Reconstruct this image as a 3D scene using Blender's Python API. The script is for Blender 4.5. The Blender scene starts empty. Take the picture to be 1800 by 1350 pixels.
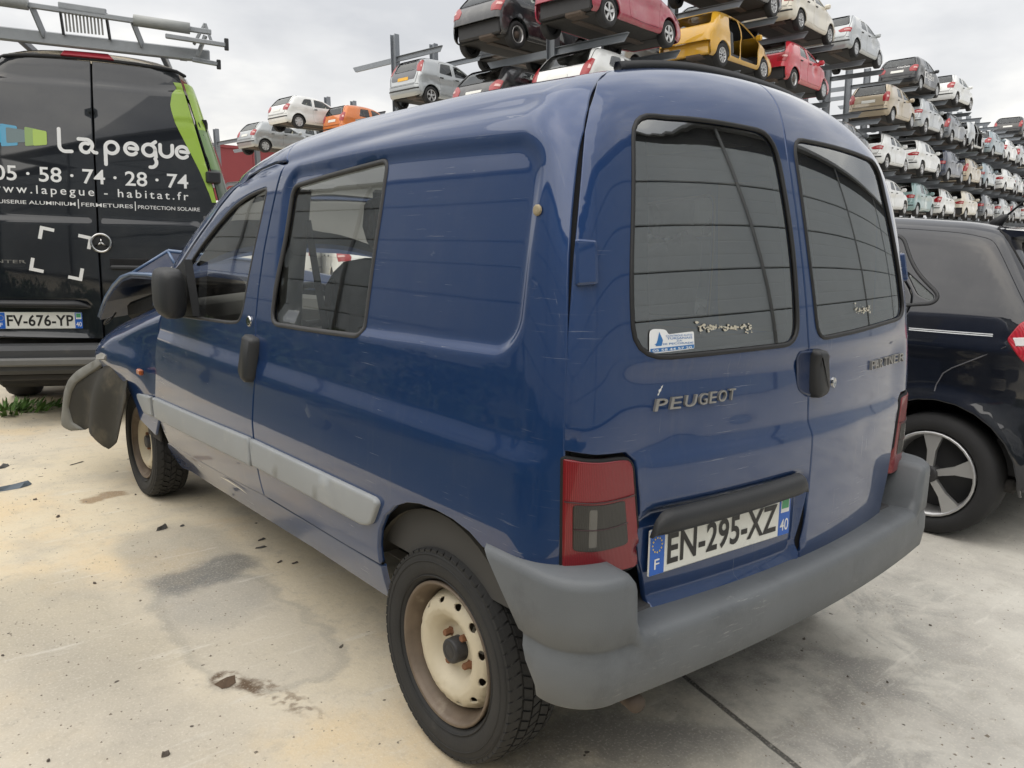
import bpy, math, random
import numpy as np
from mathutils import Matrix, Vector
from mathutils.geometry import delaunay_2d_cdt
random.seed(7)
SC = bpy.context.scene
COL = SC.collection
# ------------------------------------------------------------------ camera
CAM_POS = (-1.8937, -1.0290, 1.3243); YAW, PITCH, ROLL, FPX = 0.7089, -0.1715, 0.0286, 1370.06
def cam_axes():
    f = Vector((math.sin(YAW)*math.cos(PITCH), math.cos(YAW)*math.cos(PITCH), math.sin(PITCH)))
    r = Vector((math.cos(YAW), -math.sin(YAW), 0)); u = r.cross(f)
    c, s = math.cos(ROLL), math.sin(ROLL)
    return c*r+s*u, -s*r+c*u, f
_r, _u, _f = cam_axes()
cd = bpy.data.cameras.new('camera'); cam = bpy.data.objects.new('camera', cd); COL.objects.link(cam)
cam.matrix_world = Matrix(((_r.x, _u.x, -_f.x, CAM_POS[0]), (_r.y, _u.y, -_f.y, CAM_POS[1]), (_r.z, _u.z, -_f.z, CAM_POS[2]), (0, 0, 0, 1)))
cd.sensor_width = 36; cd.lens = FPX/1800*36; cd.clip_start = .05; cd.clip_end = 2000
SC.camera = cam
# ------------------------------------------------------------------ sky and sun (bright overcast)
SUN_EL, SUN_AZ = math.radians(54), math.radians(266)     # azimuth from +Y towards +X
w = bpy.data.worlds.new('World'); SC.world = w; w.use_nodes = True
nt = w.node_tree; nt.nodes.clear()
def wn(t, **k):
    n = nt.nodes.new(t)
    for a, b in k.items(): setattr(n, a, b)
    return n
wo = wn('ShaderNodeOutputWorld'); bg = wn('ShaderNodeBackground'); bg.inputs[1].default_value = .15
sky = wn('ShaderNodeTexSky', sky_type='NISHITA', sun_disc=False, sun_elevation=SUN_EL, sun_rotation=SUN_AZ, dust_density=4.0)
tc = wn('ShaderNodeTexCoord'); mp = wn('ShaderNodeMapping'); mp.inputs['Scale'].default_value = (1.0, 1.0, 2.6)
nz = wn('ShaderNodeTexNoise'); nz.inputs['Scale'].default_value = 2.1; nz.inputs['Detail'].default_value = 6; nz.inputs['Roughness'].default_value = .52
cr = wn('ShaderNodeValToRGB'); e = cr.color_ramp.elements
e[0].position = .38; e[0].color = (3.25, 3.29, 3.38, 1); e[1].position = .63; e[1].color = (6.0, 5.85, 5.5, 1)
q = cr.color_ramp.elements.new(.52); q.color = (4.35, 4.33, 4.30, 1)
mx = wn('ShaderNodeMix', data_type='RGBA'); mx.inputs[0].default_value = .93
L = nt.links.new
# overcast luminance rises from the horizon to the zenith
sx = wn('ShaderNodeSeparateXYZ'); L(tc.outputs['Generated'], sx.inputs[0]); ma = wn('ShaderNodeMath', operation='MULTIPLY_ADD', use_clamp=False); L(sx.outputs[2], ma.inputs[0]); ma.inputs[1].default_value = .75; ma.inputs[2].default_value = .86
mm = wn('ShaderNodeMath', operation='MAXIMUM'); L(ma.outputs[0], mm.inputs[0]); mm.inputs[1].default_value = .86
vs = wn('ShaderNodeVectorMath', operation='SCALE'); L(mx.outputs[2], vs.inputs[0]); L(mm.outputs[0], vs.inputs['Scale'])
L(tc.outputs['Generated'], mp.inputs[0]); L(mp.outputs[0], nz.inputs['Vector']); L(nz.outputs['Fac'], cr.inputs[0])
L(sky.outputs[0], mx.inputs[6]); L(cr.outputs[0], mx.inputs[7]); L(vs.outputs[0], bg.inputs[0]); L(bg.outputs[0], wo.inputs[0])
sl = bpy.data.lights.new('sun', 'SUN'); sl.energy = 1.35; sl.angle = math.radians(105); sl.color = (1, .96, .89)
so = bpy.data.objects.new('sun', sl); COL.objects.link(so)
sd = Vector((math.sin(SUN_AZ)*math.cos(SUN_EL), math.cos(SUN_AZ)*math.cos(SUN_EL), math.sin(SUN_EL)))
so.rotation_euler = (-sd).to_track_quat('-Z', 'Y').to_euler()
SC.view_settings.view_transform = 'Standard'; SC.view_settings.look = 'None'
SC.view_settings.exposure = 0.46; SC.view_settings.gamma = 1
SC.render.engine = 'CYCLES'
SC.cycles.use_denoising = True
SC.cycles.max_bounces = 10; SC.cycles.transparent_max_bounces = 24; SC.cycles.glossy_bounces = 5; SC.cycles.diffuse_bounces = 4
SC.cycles.sample_clamp_indirect = 6
SC.cycles.caustics_reflective = False; SC.cycles.caustics_refractive = False
# ------------------------------------------------------------------ materials
MATS = {}
def nodes_of(m):
    m.use_nodes = True; n = m.node_tree; n.nodes.clear(); return n
class NG:
    """tiny helper round a node tree"""
    def __init__(s, m): s.t = nodes_of(m); s.out = s.t.nodes.new('ShaderNodeOutputMaterial')
    def n(s, typ, ins=None, **k):
        x = s.t.nodes.new(typ)
        for a, b in k.items(): setattr(x, a, b)
        for a, b in (ins or {}).items():
            if isinstance(b, bpy.types.NodeSocket): s.t.links.new(b, x.inputs[a])
            else: x.inputs[a].default_value = b
        return x
    def l(s, a, b): s.t.links.new(a, b)
    def math(s, op, a, b=None, c=None, clamp=False):
        x = s.t.nodes.new('ShaderNodeMath'); x.operation = op; x.use_clamp = clamp
        for i, v in enumerate((a, b, c)):
            if v is None: continue
            if isinstance(v, bpy.types.NodeSocket): s.l(v, x.inputs[i])
            else: x.inputs[i].default_value = v
        return x.outputs[0]
    def mix(s, f, a, b):
        x = s.t.nodes.new('ShaderNodeMix'); x.data_type = 'RGBA'
        for i, v in ((0, f), (6, a), (7, b)):
            if isinstance(v, bpy.types.NodeSocket): s.l(v, x.inputs[i])
            else: x.inputs[i].default_value = v if i == 0 else (tuple(v)+(1,) if len(v) == 3 else v)
        return x.outputs[2]
    def noise(s, vec, scale, detail=4, rough=.5, dist=0):
        x = s.n('ShaderNodeTexNoise', {'Scale': scale, 'Detail': detail, 'Roughness': rough, 'Distortion': dist})
        if vec is not None: s.l(vec, x.inputs['Vector'])
        return x.outputs['Fac']
    def step(s, v, lo, hi):
        x = s.n('ShaderNodeMapRange', {1: lo, 2: hi, 3: 0., 4: 1.}, interpolation_type='SMOOTHSTEP'); s.l(v, x.inputs[0]); return x.outputs[0]
    def obj(s): return s.n('ShaderNodeTexCoord').outputs['Object']
    def bsdf(s, **k):
        x = s.t.nodes.new('ShaderNodeBsdfPrincipled')
        for a, v in k.items():
            a = a.replace('_', ' ')
            if isinstance(v, bpy.types.NodeSocket): s.l(v, x.inputs[a])
            else: x.inputs[a].default_value = tuple(v)+(1,) if isinstance(v, tuple) and len(v) == 3 else v
        s.l(x.outputs[0], s.out.inputs[0]); return x
    def bump(s, h, strength=.3, dist=.01):
        return s.n('ShaderNodeBump', {'Height': h, 'Strength': strength, 'Distance': dist}).outputs[0]
def P(name, col, rough=.5, metal=0, coat=0, spec=.5, noise=.0, nscale=8, bump=0, bscale=60, dirt=None, dirtamt=.5):
    """plain procedural material with a little colour variation, dirt and bump"""
    if name in MATS: return MATS[name]
    m = bpy.data.materials.new(name); g = NG(m); v = g.obj()
    c = col
    if noise:
        f = g.noise(v, nscale, 5, .6)
        c = g.mix(f, tuple(x*(1-noise) for x in col), tuple(min(1, x*(1+noise)) for x in col))
    if dirt:
        f = g.step(g.noise(v, nscale*.6, 6, .65), 1-dirtamt, 1-dirtamt+.25)
        c = g.mix(f, c if not isinstance(c, tuple) else c, dirt)
    rg = g.math('MULTIPLY_ADD', g.noise(v, nscale*2, 3), .25*rough, rough*.88)
    k = dict(Base_Color=c, Roughness=rg, Metallic=metal, Coat_Weight=coat, Coat_Roughness=.04, Specular_IOR_Level=spec)
    if bump: k['Normal'] = g.bump(g.noise(v, bscale, 4), bump, .004)
    g.bsdf(**k); MATS[name] = m; return m
def PAINT(name, col, coat=1., dust=.12, flake=True, metal=.0, rough=.3, scr=0.):
    """car paint: base + clear coat, thin dust film, faint orange peel"""
    if name in MATS: return MATS[name]
    m = bpy.data.materials.new(name); g = NG(m); v = g.obj()
    f = g.noise(v, 2.3, 6, .62)
    d = g.math('MULTIPLY', g.step(f, .42, .75), dust)
    fine = g.step(g.noise(v, 160, 2, .5), .60, .72)
    d = g.math('ADD', d, g.math('MULTIPLY', fine, dust*.22))
    c = g.mix(d, col, (.30, .28, .25))
    crg = g.math('MULTIPLY_ADD', d, .35, .025)
    if scr:      # hairline scratches and dried water marks
        for k, (sc_, ro_) in enumerate((((1.2, 1.2, 46.), (.35, .2, .1)), ((34., 1.5, 2.), (.1, .6, .3)), ((2., 2., 60.), (-.4, -.3, .5)))):
            mp_ = g.n('ShaderNodeMapping', {'Scale': sc_, 'Rotation': ro_}); g.l(v, mp_.inputs[0])
            s_ = g.math('MULTIPLY', g.step(g.noise(mp_.outputs[0], 4.2, 3, .6), .665, .70), g.step(g.noise(v, 2.1+k, 3), .50, .62))
            c = g.mix(g.math('MULTIPLY', s_, scr), c, (.32, .34, .38)); crg = g.math('ADD', crg, g.math('MULTIPLY', s_, .25))
        dr = g.n('ShaderNodeMapping', {'Scale': (14., 14., 1.1)}); g.l(v, dr.inputs[0])
        s_ = g.math('MULTIPLY', g.step(g.noise(dr.outputs[0], 2.2, 5, .65), .50, .75), g.step(g.noise(v, 1.6, 4), .40, .70)); crg = g.math('ADD', crg, g.math('MULTIPLY', s_, .10)); c = g.mix(g.math('MULTIPLY', s_, scr*.28), c, (.30, .28, .25))
    pe = g.bump(g.noise(v, 5.5, 2, .4), .035, .006)
    g.bsdf(Base_Color=c, Metallic=metal, Roughness=rough, Coat_Weight=coat, Coat_Roughness=crg, Coat_IOR=1.6, Coat_Normal=pe, Specular_IOR_Level=.12)
    MATS[name] = m; return m
def GLASS(name, tint=(.5, .53, .52), refl=1.75):
    """thin pane: transparent with a Fresnel reflection"""
    if name in MATS: return MATS[name]
    m = bpy.data.materials.new(name); g = NG(m)
    fr = g.n('ShaderNodeFresnel', {'IOR': refl}).outputs[0]
    v = g.obj(); dust = g.math('MULTIPLY', g.step(g.noise(v, 3.0, 6, .65), .40, .8), .055)
    tr = g.n('ShaderNodeBsdfTransparent', {'Color': tuple(tint)+(1,)}).outputs[0]
    gl = g.n('ShaderNodeBsdfGlossy', {'Color': (.95, .97, .97, 1), 'Roughness': .012}).outputs[0]
    df = g.n('ShaderNodeBsdfDiffuse', {'Color': (.45, .43, .40, 1)}).outputs[0]
    a = g.n('ShaderNodeMixShader', {0: dust, 1: tr, 2: df}).outputs[0]
    b = g.n('ShaderNodeMixShader', {0: fr, 1: a, 2: gl}).outputs[0]
    g.l(b, g.out.inputs[0]); MATS[name] = m; return m
# ------------------------------------------------------------------ object helpers
def link(o, parent=None):
    COL.objects.link(o)
    if parent is not None: o.parent = parent
    return o
def tag(o, label=None, cat=None, group=None, kind=None):
    if label: o['label'] = label
    if cat: o['category'] = cat
    if group: o['group'] = group
    if kind: o['kind'] = kind
    return o
def empty(name, loc=(0, 0, 0), rz=0, label=None, cat=None, group=None):
    o = bpy.data.objects.new(name, None); o.empty_display_size = .2; COL.objects.link(o)
    o.location = loc; o.rotation_euler = (0, 0, rz)
    return tag(o, label, cat, group)
def mesh_data(name, V, Fc, mat=None, smooth=True, normals=None):
    me = bpy.data.meshes.new(name)
    V = np.asarray(V, float)
    if isinstance(Fc, np.ndarray): Fc = Fc.tolist()
    me.from_pydata(V.tolist(), [], Fc); 
    if smooth: me.polygons.foreach_set('use_smooth', [True]*len(me.polygons))
    if mat is not None:
        for x in (mat if isinstance(mat, (list, tuple)) else [mat]): me.materials.append(x)
    if normals is not None: me.normals_split_custom_set_from_vertices(np.asarray(normals, float).tolist())
    me.update(); return me
def mk(name, V, Fc, mat=None, parent=None, smooth=True, normals=None):
    return link(bpy.data.objects.new(name, mesh_data(name, V, Fc, mat, smooth, normals)), parent)
class MB:
    """collects simple shapes into one mesh"""
    def __init__(s): s.v = []; s.f = []
    def add(s, V, Fc):
        b = len(s.v); s.v += [tuple(x) for x in V]; s.f += [tuple(i+b for i in f) for f in Fc]; return s
    def box(s, c, d, rot=None, bev=0.):
        hx, hy, hz = d[0]/2, d[1]/2, d[2]/2
        if bev > 0:
            b = min(bev, hx*.9, hy*.9, hz*.9); V = []; 
            for sx in (-1, 1):
                for sy in (-1, 1):
                    for sz in (-1, 1):
                        V += [(sx*hx, sy*(hy-b), sz*(hz-b)), (sx*(hx-b), sy*hy, sz*(hz-b)), (sx*(hx-b), sy*(hy-b), sz*hz)]
            def vi(sx, sy, sz, k): return (((sx > 0)*4+(sy > 0)*2+(sz > 0))*3)+k
            Fc = []
            for k in range(3):
                for sg in (-1, 1):
                    o = [(-1, -1), (1, -1), (1, 1), (-1, 1)]; ids = []
                    for a, b2 in o:
                        t = [0, 0, 0]; t[k] = sg; t[(k+1) % 3] = a; t[(k+2) % 3] = b2; ids.append(vi(*t, k))
                    Fc.append(ids if sg > 0 else ids[::-1])
            for k in range(3):
                i, j = (k+1) % 3, (k+2) % 3
                for a in (-1, 1):
                    for b2 in (-1, 1):
                        t = [0, 0, 0]; t[i] = a; t[j] = b2; t[k] = -1; u = [0, 0, 0]; u[i] = a; u[j] = b2; u[k] = 1
                        ids = [vi(*t, i), vi(*u, i), vi(*u, j), vi(*t, j)]
                        Fc.append(ids if a*b2 < 0 else ids[::-1])
            for sx in (-1, 1):
                for sy in (-1, 1):
                    for sz in (-1, 1):
                        ids = [vi(sx, sy, sz, 0), vi(sx, sy, sz, 1), vi(sx, sy, sz, 2)]
                        Fc.append(ids if sx*sy*sz > 0 else ids[::-1])
        else:
            V = [(x, y, z) for x in (-hx, hx) for y in (-hy, hy) for z in (-hz, hz)]
            Fc = [(0, 1, 3, 2), (4, 6, 7, 5), (0, 4, 5, 1), (2, 3, 7, 6), (0, 2, 6, 4), (1, 5, 7, 3)]
        V = np.array(V, float)
        if rot is not None: V = V @ np.array(rot, float).T
        return s.add(V+np.array(c), Fc)
    def tube(s, pts, r, n=8, cap=True):
        pts = [np.array(x, float) for x in pts]; V = []; Fc = []; m = len(pts)
        up = None
        for i in range(m):
            t = pts[min(i+1, m-1)]-pts[max(i-1, 0)]; t /= np.linalg.norm(t)+1e-12
            if up is None:
                up = np.array((0, 0, 1.)) if abs(t[2]) < .9 else np.array((1., 0, 0))
            a = np.cross(t, up); a /= np.linalg.norm(a); b = np.cross(a, t); up = b
            rr = r[i] if hasattr(r, '__len__') else r
            for k in range(n):
                an = 2*math.pi*k/n; V.append(pts[i]+rr*(math.cos(an)*a+math.sin(an)*b))
        for i in range(m-1):
            for k in range(n):
                k2 = (k+1) % n; Fc.append((i*n+k, i*n+k2, (i+1)*n+k2, (i+1)*n+k))
        if cap: Fc.append(tuple(range(n))[::-1]); Fc.append(tuple((m-1)*n+k for k in range(n)))
        return s.add(V, Fc)
    def lathe(s, prof, n=32, axis='x', c=(0, 0, 0), sgn=1):
        """prof: list of (axial, radius)"""
        V = []; Fc = []; m = len(prof)
        for a, r in prof:
            for k in range(n):
                t = 2*math.pi*k/n; p, q2 = r*math.cos(t), r*math.sin(t)
                V.append((c[0]+sgn*a, c[1]+p, c[2]+q2) if axis == 'x' else ((c[0]+p, c[1]+sgn*a, c[2]+q2) if axis == 'y' else (c[0]+p, c[1]+q2, c[2]+sgn*a)))
        for i in range(m-1):
            for k in range(n):
                k2 = (k+1) % n; f = (i*n+k, (i+1)*n+k, (i+1)*n+k2, i*n+k2); Fc.append(f)
        return s.add(V, Fc)
    def prism(s, poly, h0, h1, fn):
        """poly: 2D outline; fn(u,v,h) -> point"""
        n = len(poly); V = [fn(u, v, h0) for u, v in poly]+[fn(u, v, h1) for u, v in poly]
        Fc = [tuple(range(n))[::-1], tuple(range(n, 2*n))]+[(i, (i+1) % n, n+(i+1) % n, n+i) for i in range(n)]
        return s.add(V, Fc)
    def build(s, name, mat, parent=None, smooth=False):
        return mk(name, s.v, s.f, mat, parent, smooth)
def autosmooth(o, deg=35):
    """sharp edges above an angle, smooth elsewhere"""
    me = o.data; me.polygons.foreach_set('use_smooth', [True]*len(me.polygons))
    try: me.set_sharp_from_angle(angle=math.radians(deg))
    except Exception: pass
    return o
def children(o): return [c for c in o.children]
def copy_tree(o, parent=None):
    c = o.copy(); COL.objects.link(c); c.parent = parent
    for ch in children(o): copy_tree(ch, c)
    return c
# ------------------------------------------------------------------ 2D outline helpers
def rpoly(pts, seg=5):
    """closed polygon with per-vertex corner rounding; pts (u,v[,r])"""
    out = []; n = len(pts)
    for i in range(n):
        p0 = np.array(pts[i-1][:2], float); p1 = np.array(pts[i][:2], float); p2 = np.array(pts[(i+1) % n][:2], float)
        r = pts[i][2] if len(pts[i]) > 2 else 0
        if r <= 0: out.append(p1); continue
        a, b = p0-p1, p2-p1; la, lb = np.linalg.norm(a), np.linalg.norm(b)
        a1 = p1+a/la*min(r, la*.48); b1 = p1+b/lb*min(r, lb*.48)
        for k in range(seg+1):
            t = k/seg; out.append((1-t)**2*a1+2*t*(1-t)*p1+t*t*b1)
    return np.array(out)
def resample(poly, h):
    out = []
    for i in range(len(poly)):
        a, b = poly[i], poly[(i+1) % len(poly)]; d = np.linalg.norm(b-a)
        if d < 1e-6: continue
        k = max(1, int(math.ceil(d/h)))
        for j in range(k): out.append(a+(b-a)*j/k)
    return np.array(out)
def area2(p): 
    q2 = np.roll(p, -1, 0); return .5*np.sum(p[:, 0]*q2[:, 1]-q2[:, 0]*p[:, 1])
def inset(poly, d):
    """move a closed outline inwards by d (negative: outwards)"""
    s = 1 if area2(poly) > 0 else -1
    a = np.roll(poly, 1, 0); b = np.roll(poly, -1, 0)
    e1 = poly-a; e2 = b-poly
    e1 /= np.linalg.norm(e1, axis=1)[:, None]+1e-12; e2 /= np.linalg.norm(e2, axis=1)[:, None]+1e-12
    n1 = np.stack([-e1[:, 1], e1[:, 0]], 1)*s; n2 = np.stack([-e2[:, 1], e2[:, 0]], 1)*s
    m = n1+n2; m /= np.linalg.norm(m, axis=1)[:, None]+1e-12
    k = np.clip(np.sum(m*n1, 1), .35, 1)
    return poly+m*(d/k)[:, None]
def inpoly(pt, poly):
    x, y = pt[:, 0], pt[:, 1]; r = np.zeros(len(pt), bool); n = len(poly)
    for i in range(n):
        x1, y1 = poly[i]; x2, y2 = poly[(i+1) % n]
        if y1 == y2: continue
        c = ((y1 > y) != (y2 > y)) & (x < (x2-x1)*(y-y1)/(y2-y1)+x1); r ^= c
    return r
def pdist(pt, poly):
    d = np.full(len(pt), 1e9); n = len(poly)
    for i in range(n):
        a = poly[i]; b = poly[(i+1) % n]-a; l = b@b+1e-15
        t = np.clip(((pt-a)@b)/l, 0, 1); d = np.minimum(d, np.hypot(*(pt-a-t[:, None]*b).T))
    return d
def cdt(outer, holes, h, hv=None):
    """triangulate the region inside outer and outside holes with interior points on a grid"""
    hv = hv or h
    lo, hi = outer.min(0), outer.max(0)
    gx = np.arange(lo[0]+h*.5, hi[0], h); gy = np.arange(lo[1]+hv*.5, hi[1], hv)
    G = np.stack(np.meshgrid(gx, gy), -1).reshape(-1, 2)
    G = G[inpoly(G, outer)]; G = G[pdist(G, outer) > .45*min(h, hv)]
    for q2 in holes:
        G = G[~inpoly(G, q2)]; G = G[pdist(G, q2) > .45*min(h, hv)]
    V = [outer]+list(holes)+[G]; edges = []; b = 0
    for lp in [outer]+list(holes):
        n = len(lp); edges += [(b+i, b+(i+1) % n) for i in range(n)]; b += n
    allv = np.concatenate(V)
    r = delaunay_2d_cdt([Vector((float(a), float(c))) for a, c in allv], edges, [], 0, 1e-7)
    pts = np.array([(v[0], v[1]) for v in r[0]]); T = np.array([f for f in r[2] if len(f) == 3])
    cen = pts[T].mean(1); ok = inpoly(cen, outer)
    for q2 in holes: ok &= ~inpoly(cen, q2)
    T = T[ok]
    d = pts[T[:, 1]]-pts[T[:, 0]]; e2 = pts[T[:, 2]]-pts[T[:, 0]]; s = d[:, 0]*e2[:, 1]-d[:, 1]*e2[:, 0]
    T[s < 0] = T[s < 0][:, ::-1]
    # map boundary loops to output ids
    orig = r[3]; back = {}
    for i, o in enumerate(orig):
        for k in o: back[k] = i
    loops = []; b = 0
    for lp in [outer]+list(holes):
        loops.append([back.get(b+i, -1) for i in range(len(lp))]); b += len(lp)
    return pts, T, loops
PCACHE = {}
def panel(name, chart, normal, outer, holes=(), h=.02, hv=None, mat=None, parent=None, edge=.003, depth=.0018, flange=.018, off=0., mirror=False, post=None, nsm=0):
    """a pressed panel on a body surface: exact outline, rounded edge and folded flange"""
    outer = np.asarray(outer); holes = [np.asarray(x) for x in holes]
    key = (name, outer.tobytes(), h, off, tuple(x.tobytes() for x in holes))
    if mirror and key in PCACHE and post is None:
        V, NN, Fc = PCACHE.pop(key); m3 = np.array([-1, 1, 1]); return mk(name, V*m3, [f[::-1] for f in Fc], mat, parent, True, NN*m3)
    hb = h*.9
    O = resample(outer, hb); Hs = [resample(x, hb) for x in holes]
    Oi = inset(O, edge); Hi = [inset(x, -edge) for x in Hs]
    pts, T, loops = cdt(Oi, Hi, h, hv)
    Pt = chart(pts); N = normal(Pt); Pt = Pt+N*off
    for _ in range(nsm):      # even out the shading normals between neighbours
        S2 = N.copy()
        for a_, b_ in ((0, 1), (1, 2), (2, 0)): np.add.at(S2, T[:, a_], N[T[:, b_]]); np.add.at(S2, T[:, b_], N[T[:, a_]])
        N = S2/np.linalg.norm(S2, axis=1)[:, None]
    V = [Pt]; NN = [N]; Fc = T.tolist(); base = len(Pt)
    # winding against normal
    a, b, c = Pt[T[:, 0]], Pt[T[:, 1]], Pt[T[:, 2]]
    flip = np.mean(np.sum(np.cross(b-a, c-a)*N[T[:, 0]], 1) > 0) < .5
    if flip: Fc = T[:, ::-1].tolist()
    if flange > 0:
        for k, (lp, ol) in enumerate(zip(loops, [O]+Hs)):
            n = len(ol); Pe = chart(ol); Ne = normal(Pe)
            tg = np.array([Pe[i]-Pt[lp[i]] if lp[i] >= 0 else Ne[i]*0 for i in range(n)]); tg /= np.linalg.norm(tg, axis=1)[:, None]+1e-9
            V += [Pe+Ne*(off-depth), Pe+Ne*(off-flange)]; nn = Ne+tg; nn /= np.linalg.norm(nn, axis=1)[:, None]
            NN += [nn, tg+1e-6]
            for i in range(n):
                j = (i+1) % n; i0, j0 = lp[i], lp[j]
                if i0 < 0 or j0 < 0: continue
                q1 = [i0, j0, base+j, base+i]; q2 = [base+i, base+j, base+n+j, base+n+i]
                Fc += [q1, q2]
            base += 2*n
    V = np.concatenate(V); NN = np.concatenate(NN)
    if post is not None: V = post(V)
    # consistent winding for the added quads
    for fi in range(len(T), len(Fc)):
        f = Fc[fi]; a, b, c = V[f[0]], V[f[1]], V[f[2]]
        if np.cross(b-a, c-a)@(NN[f[0]]+NN[f[2]]) < 0: Fc[fi] = f[::-1]
    if not mirror: PCACHE[key] = (V, NN, Fc)
    if mirror:
        V = V*np.array([-1, 1, 1]); NN = NN*np.array([-1, 1, 1]); Fc = [f[::-1] for f in Fc]
    return mk(name, V, Fc, mat, parent, True, NN if post is None else None)
def ribbon(name, chart, normal, path, width, mat, parent, closed=True, r=.006, off=.002, n=6, mirror=False, h=.02):
    """a round bead (rubber seal) following an outline on the surface"""
    pth = resample(np.asarray(path), h) if closed else np.asarray(path)
    Pp = chart(pth); N = normal(Pp); m = len(Pp)
    t = np.roll(Pp, -1, 0)-np.roll(Pp, 1, 0)
    if not closed: t[0] = Pp[1]-Pp[0]; t[-1] = Pp[-1]-Pp[-2]
    t /= np.linalg.norm(t, axis=1)[:, None]; b = np.cross(t, N); b /= np.linalg.norm(b, axis=1)[:, None]
    V = []; NN = []
    for i in range(m):
        for k in range(n):
            a = 2*math.pi*k/n; d = math.cos(a)*b[i]*width/2+math.sin(a)*N[i]*r
            V.append(Pp[i]+N[i]*off+d); NN.append(d/np.linalg.norm(d))
    Fc = []
    for i in range(m if closed else m-1):
        i2 = (i+1) % m
        for k in range(n):
            k2 = (k+1) % n; Fc.append((i*n+k, i*n+k2, i2*n+k2, i2*n+k))
    if not closed: Fc += [tuple(range(n)), tuple((m-1)*n+k for k in range(n))[::-1]]
    V = np.array(V)
    if mirror: V = V*np.array([-1, 1, 1]); Fc = [f[::-1] for f in Fc]
    return mk(name, V, Fc, mat, parent, True)
_txt_cache = {}
def text2d(s, size=1., offset=0., extrude=0., align='LEFT', spacing=1.):
    """built-in font -> (verts, faces), flat unless extruded"""
    cu = bpy.data.curves.new('t', 'FONT'); cu.body = s; cu.size = size; cu.offset = offset; cu.extrude = extrude; cu.align_x = align
    cu.space_character = spacing; cu.resolution_u = 4
    ob = bpy.data.objects.new('t', cu); COL.objects.link(ob)
    dg = bpy.context.evaluated_depsgraph_get(); dg.update()
    me = bpy.data.meshes.new_from_object(ob.evaluated_get(dg))
    V = np.array([v.co[:] for v in me.vertices]); Fc = [list(p.vertices) for p in me.polygons]
    bpy.data.objects.remove(ob); bpy.data.curves.remove(cu); bpy.data.meshes.remove(me)
    return V, Fc
def fit_text(s, x0, x1, z0, z1, offset=0., extrude=0., spacing=1.):
    """text scaled to fill a box exactly: returns verts (u, v, w)"""
    V, Fc = text2d(s, 1., offset, extrude, spacing=spacing)
    lo, hi = V.min(0), V.max(0); k = np.array([(x1-x0)/(hi[0]-lo[0]), (z1-z0)/(hi[1]-lo[1]), 1])
    V = (V-np.array([lo[0], lo[1], 0]))*k+np.array([x0, z0, 0]); return V, Fc
def strokes(paths, wd, cap=6):
    """stroked lettering: polylines -> flat ribbons with round caps (2D)"""
    V = []; Fc = []
    for pth in paths:
        p = np.array(pth, float); m = len(p)
        t = np.gradient(p, axis=0); t /= np.linalg.norm(t, axis=1)[:, None]+1e-9; n = np.stack([-t[:, 1], t[:, 0]], 1)
        b = len(V); V += (p+n*wd/2).tolist()+(p-n*wd/2).tolist()
        Fc += [(b+m+i, b+m+i+1, b+i+1, b+i) for i in range(m-1)]
        for e2, sg in ((0, -1), (m-1, 1)):
            b = len(V); a0 = math.atan2(n[e2][1], n[e2][0])
            V += [(p[e2]+wd/2*np.array([math.cos(a0-sg*math.pi*k/cap), math.sin(a0-sg*math.pi*k/cap)])).tolist() for k in range(cap+1)]
            f = tuple(range(b, b+cap+1)); Fc.append(f[::-1] if sg > 0 else f)
    return np.array(V), Fc
def arc(cx, cy, r, a0, a1, n=14, ry=None):
    ry = ry or r
    return [(cx+r*math.cos(math.radians(a0+(a1-a0)*k/n)), cy+ry*math.sin(math.radians(a0+(a1-a0)*k/n))) for k in range(n+1)]
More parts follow.
